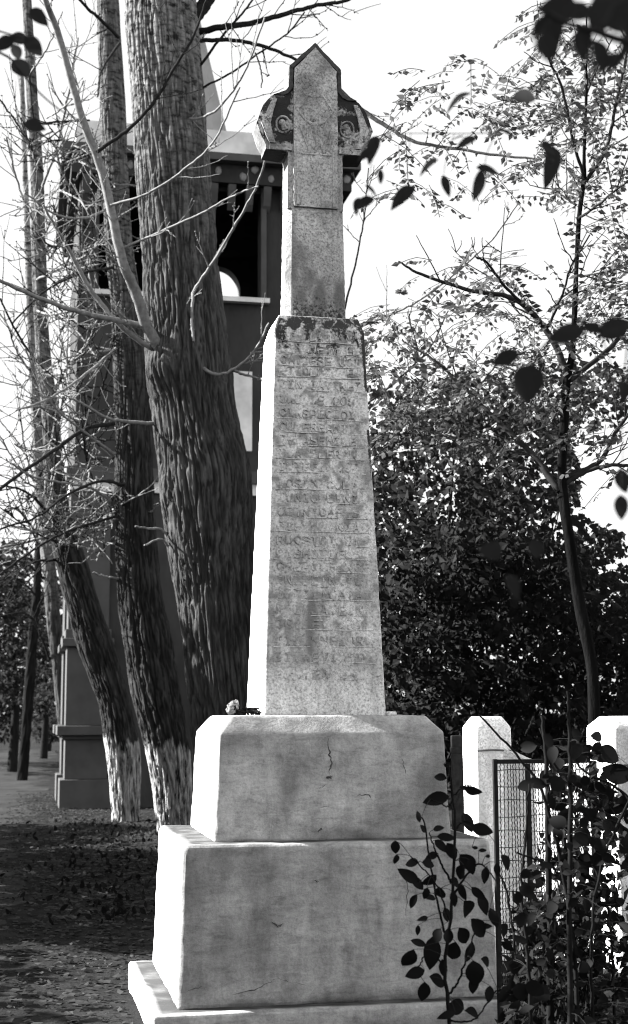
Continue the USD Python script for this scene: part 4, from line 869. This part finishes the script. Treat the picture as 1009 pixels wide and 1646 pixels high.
for (x, y, l_, a) in LV:
    px_, py_ = c8(x, y); _, base = put_leaf(sap, px_, py_, DS + rng.uniform(-.14, .14), l_/2.352*1.0, a, L['leaf_dark'], 'oval', wide=rng.uniform(.8, 1.1))
    j = np.argmin(np.linalg.norm(stem_pts - base, axis=1)); petiole(pt, stem_pts[j], base, .0011)
obj('leaf_stalks', pt.mesh(), dk_, sap, kind='stuff')

DR = 5.75
bram = world_parts(thing('shrub', 'dense dark tangle of shrub stems covering the wire panel at right', 'shrub', at(900, 1646, DR)*[1, 1, 0]))
st2 = [([(884, 1760), (884, 1500), (880, 1350), (878, 1230), (872, 1150)], 13, 5), ([(905, 1760), (915, 1500), (905, 1330), (890, 1240), (868, 1170)], 8, 4), ([(930, 1760), (925, 1550), (900, 1380), (870, 1270), (829, 1212), (770, 1149)], 8, 3), ([(915, 1700), (917, 1300), (915, 1190), (912, 1110)], 9, 4), ([(1040, 1360), (1009, 1335), (950, 1290), (896, 1236), (870, 1200)], 7, 4),
       ([(1030, 1300), (985, 1262), (940, 1240), (900, 1190)], 5, 3), ([(960, 1760), (950, 1560), (960, 1420), (990, 1330), (1020, 1270)], 6, 3), ([(860, 1760), (850, 1560), (838, 1430), (846, 1330), (850, 1260)], 6, 3), ([(990, 1760), (985, 1560), (975, 1450), (940, 1360), (915, 1300)], 6, 3), ([(829, 1700), (830, 1560), (815, 1440), (800, 1400)], 5, 3), ([(846, 1180), (852, 1165), (858, 1150)], 3, 2),
       ([(940, 1500), (910, 1420), (880, 1390), (830, 1370)], 5, 3), ([(900, 1640), (860, 1600), (830, 1580), (800, 1590)], 5, 3), ([(930, 1330), (970, 1290), (1010, 1230)], 5, 3)]
sp2 = []
for k, (pts, w0, w1) in enumerate(st2):
    P_ = np.array([at(x, y, DR + .25*math.sin(k*1.7)) for x, y in pts]); S_ = spline(P_, 36); S_ += rng.normal(0, .002, S_.shape); sp2.append(S_)
    obj('stem', tube(S_, np.linspace(w0, w1, 36)*.5*px_size(DR), 7), L['shrub_stem'], bram, smooth=True)
sp2 = np.vstack(sp2); pt = MB()
regs = [(poly((835, 1390), (960, 1350), (975, 1650), (820, 1660)), 1.6, 110), (poly((868, 1200), (960, 1190), (1000, 1330), (950, 1400), (880, 1400)), 1, 95), (poly((960, 1270), (1030, 1270), (1030, 1650), (965, 1650)), 1, 70), (poly((820, 1480), (850, 1460), (850, 1660), (800, 1660)), 1, 18)]
for p_, w_, n_ in regs:
    x0, y0, x1, y1 = p_.bounds; c = 0
    from shapely import contains_xy
    while c < n_:
        x, y = rng.uniform(x0, x1), rng.uniform(y0, y1)
        if not contains_xy(p_, x, y): continue
        dd = DR + rng.uniform(-.45, .5)
        _, base = put_leaf(bram, x, y, dd, rng.uniform(12, 29), rng.uniform(20, 170) if rng.random() < .7 else rng.uniform(-180, 180), L['leaf_dark'], 'oval' if rng.random() < .7 else 'round'); c += 1
        j = np.argmin(np.linalg.norm(sp2 - base, axis=1))
        if np.linalg.norm(sp2[j]-base) < .25: petiole(pt, sp2[j], base, .0011)
for (x, y, l_, a) in [(958, 1184, 30, 5), (942, 1205, 22, 120), (975, 1212, 45, 25), (990, 1242, 60, 20), (1003, 1288, 30, 90), (850, 1200, 30, 170), (880, 1190, 30, 60), (846, 1262, 28, 160), (862, 1258, 30, 20), (925, 1180, 26, 60)]:
    put_leaf(bram, x, y, DR-.1, l_, a, L['leaf_dark'])
obj('leaf_stalks', pt.mesh(), dk_, bram, kind='stuff')
# undergrowth mass at the foot of the tangle, too dense to count
ug = sample([(poly((830, 1450), (960, 1420), (970, 1700), (810, 1700)), 1.6), (poly((885, 1230), (960, 1220), (1030, 1300), (1030, 1700), (950, 1700), (850, 1450)), .5)], 2400, DR-.1, DR+.9)
obj('inner_foliage', leaves_mesh(ug, .058, 'oval', rng), L['leaf_dark'], bram, kind='stuff')

# ------------------------------------------------------------------ near overhanging branches, out of focus
DO = 1.75
ov = world_parts(thing('overhanging_branch', 'blurred dark leafy branch hanging into the top right corner', 'branch', at(1150, 60, DO)))
for k, (pts, w0, w1) in enumerate([([(1150, 100), (1009, 68), (960, 52), (905, 36), (880, 20)], 16, 8), ([(960, 52), (985, 10), (1000, -30)], 8, 5), ([(1009, 68), (985, 95), (950, 105)], 6, 4)]):
    obj('twig', tube(spline([at(x, y, DO) for x, y in pts], 20), np.linspace(w0, w1, 20)*.5*px_size(DO), 7), dk_, ov, smooth=True)
for (x, y, l_, a) in [(893, 42, 92, 105), (878, 72, 62, 80), (925, 22, 70, 200), (903, 12, 70, 160), (965, 22, 88, 300), (990, 18, 96, 250), (1000, 62, 84, 80), (962, 88, 62, 60), (938, 64, 56, 100), (985, 100, 54, 160), (1010, 30, 88, 200), (872, 40, 50, 150)]:
    put_leaf(ov, x, y, DO + rng.uniform(-.1, .15), l_, a, L['leaf_near'])
DH = 3.0
hg = world_parts(thing('overhanging_branch', 'thin twig with dark drooping leaves hanging right of the cross', 'branch', at(1100, 130, DH)))
tws = [([(1120, 110), (1009, 150), (900, 190), (800, 212), (730, 215), (640, 215), (598, 225)], 2.5, 1), ([(900, 190), (888, 225), (886, 250)], 1.4, 1), ([(800, 212), (785, 240), (778, 268)], 1.4, 1), ([(730, 215), (718, 250), (712, 286)], 1.2, .8), ([(660, 214), (655, 260), (652, 305)], 1.2, .8), ([(605, 223), (596, 270), (590, 320)], 1.2, .8)]
for k, (pts, w0, w1) in enumerate(tws):
    obj('twig', tube(spline([at(x, y, DH) for x, y in pts], 20), np.linspace(w0, w1, 20)*.5*px_size(DH), 6), dk_, hg, smooth=True)
for (x, y, l_, a) in [(600, 236, 48, 110), (592, 245, 40, 150), (611, 282, 26, 80), (596, 305, 30, 20), (586, 326, 42, 170), (574, 330, 30, 120), (650, 314, 52, 140), (716, 296, 36, 75), (782, 272, 46, -5), (770, 294, 52, 95), (886, 262, 62, 95), (730, 224, 40, 190), (752, 228, 40, 160), (798, 208, 70, -20), (842, 156, 64, -20), (690, 266, 40, 160), (740, 160, 50, 160), (880, 240, 40, 60)]:
    put_leaf(hg, x, y, DH + rng.uniform(-.15, .15), l_, a, L['leaf_near'], tilt=rng.uniform(-.5, .5), wide=.72, curl=.55)
DL = 2.4
lw = world_parts(thing('overhanging_branch', 'near blurred twig with broad leaves hanging across the right bushes', 'branch', at(1100, 520, DL)))
for k, (pts, w0, w1) in enumerate([([(1120, 480), (1009, 545), (960, 520), (910, 528), (860, 570), (850, 600)], 5, 2), ([(1009, 545), (1003, 600), (1000, 620)], 3, 2), ([(960, 520), (985, 600), (1000, 700), (998, 790)], 2, 1.5), ([(850, 600), (835, 700), (820, 800), (800, 870)], 2, 1.5), ([(835, 700), (850, 800), (862, 865)], 2, 1.5)]):
    obj('twig', tube(spline([at(x, y, DL) for x, y in pts], 20), np.linspace(w0, w1, 20)*.5*px_size(DL), 6), dk_, lw, smooth=True)
for (x, y, l_, a, kd) in [(850, 612, 62, 100, 'round'), (815, 575, 50, 170, 'oval'), (915, 536, 64, 165, 'oval'), (950, 530, 40, 20, 'oval'), (985, 530, 60, -30, 'oval'), (1000, 626, 34, 90, 'round'), (998, 812, 40, 90, 'oval'), (792, 884, 36, 160, 'round'), (862, 880, 32, 90, 'round'), (822, 940, 44, 60, 'oval'), (1000, 770, 40, 80, 'oval')]:
    put_leaf(lw, x, y, DL + rng.uniform(-.1, .1), l_, a, L['leaf_near'], kd, tilt=rng.uniform(-.3, .3))
DT = 3.0
lt = world_parts(thing('overhanging_branch', 'near twig with a single dark oval leaf at the upper left', 'branch', at(-60, 120, DT)))
for k, (pts, w0, w1) in enumerate([([(-60, 60), (10, 90), (28, 110), (62, 148), (95, 176), (130, 195)], 5, 2), ([(-40, 40), (15, 55), (35, 62)], 4, 2), ([(28, 110), (34, 150), (45, 190)], 2, 1.5)]):
    obj('twig', tube(spline([at(x, y, DT) for x, y in pts], 20), np.linspace(w0, w1, 20)*.5*px_size(DT), 6), dk_, lt, smooth=True)
for (x, y, l_, a) in [(52, 202, 36, 5), (30, 62, 36, 20), (52, 72, 44, 50), (26, 82, 28, 70), (32, 108, 42, 45), (60, 26, 40, 40), (10, 70, 40, 150)]:
    put_leaf(lt, x, y, DT + rng.uniform(-.05, .05), l_, a, L['leaf_near'], tilt=rng.uniform(-.2, .2), wide=1.2)
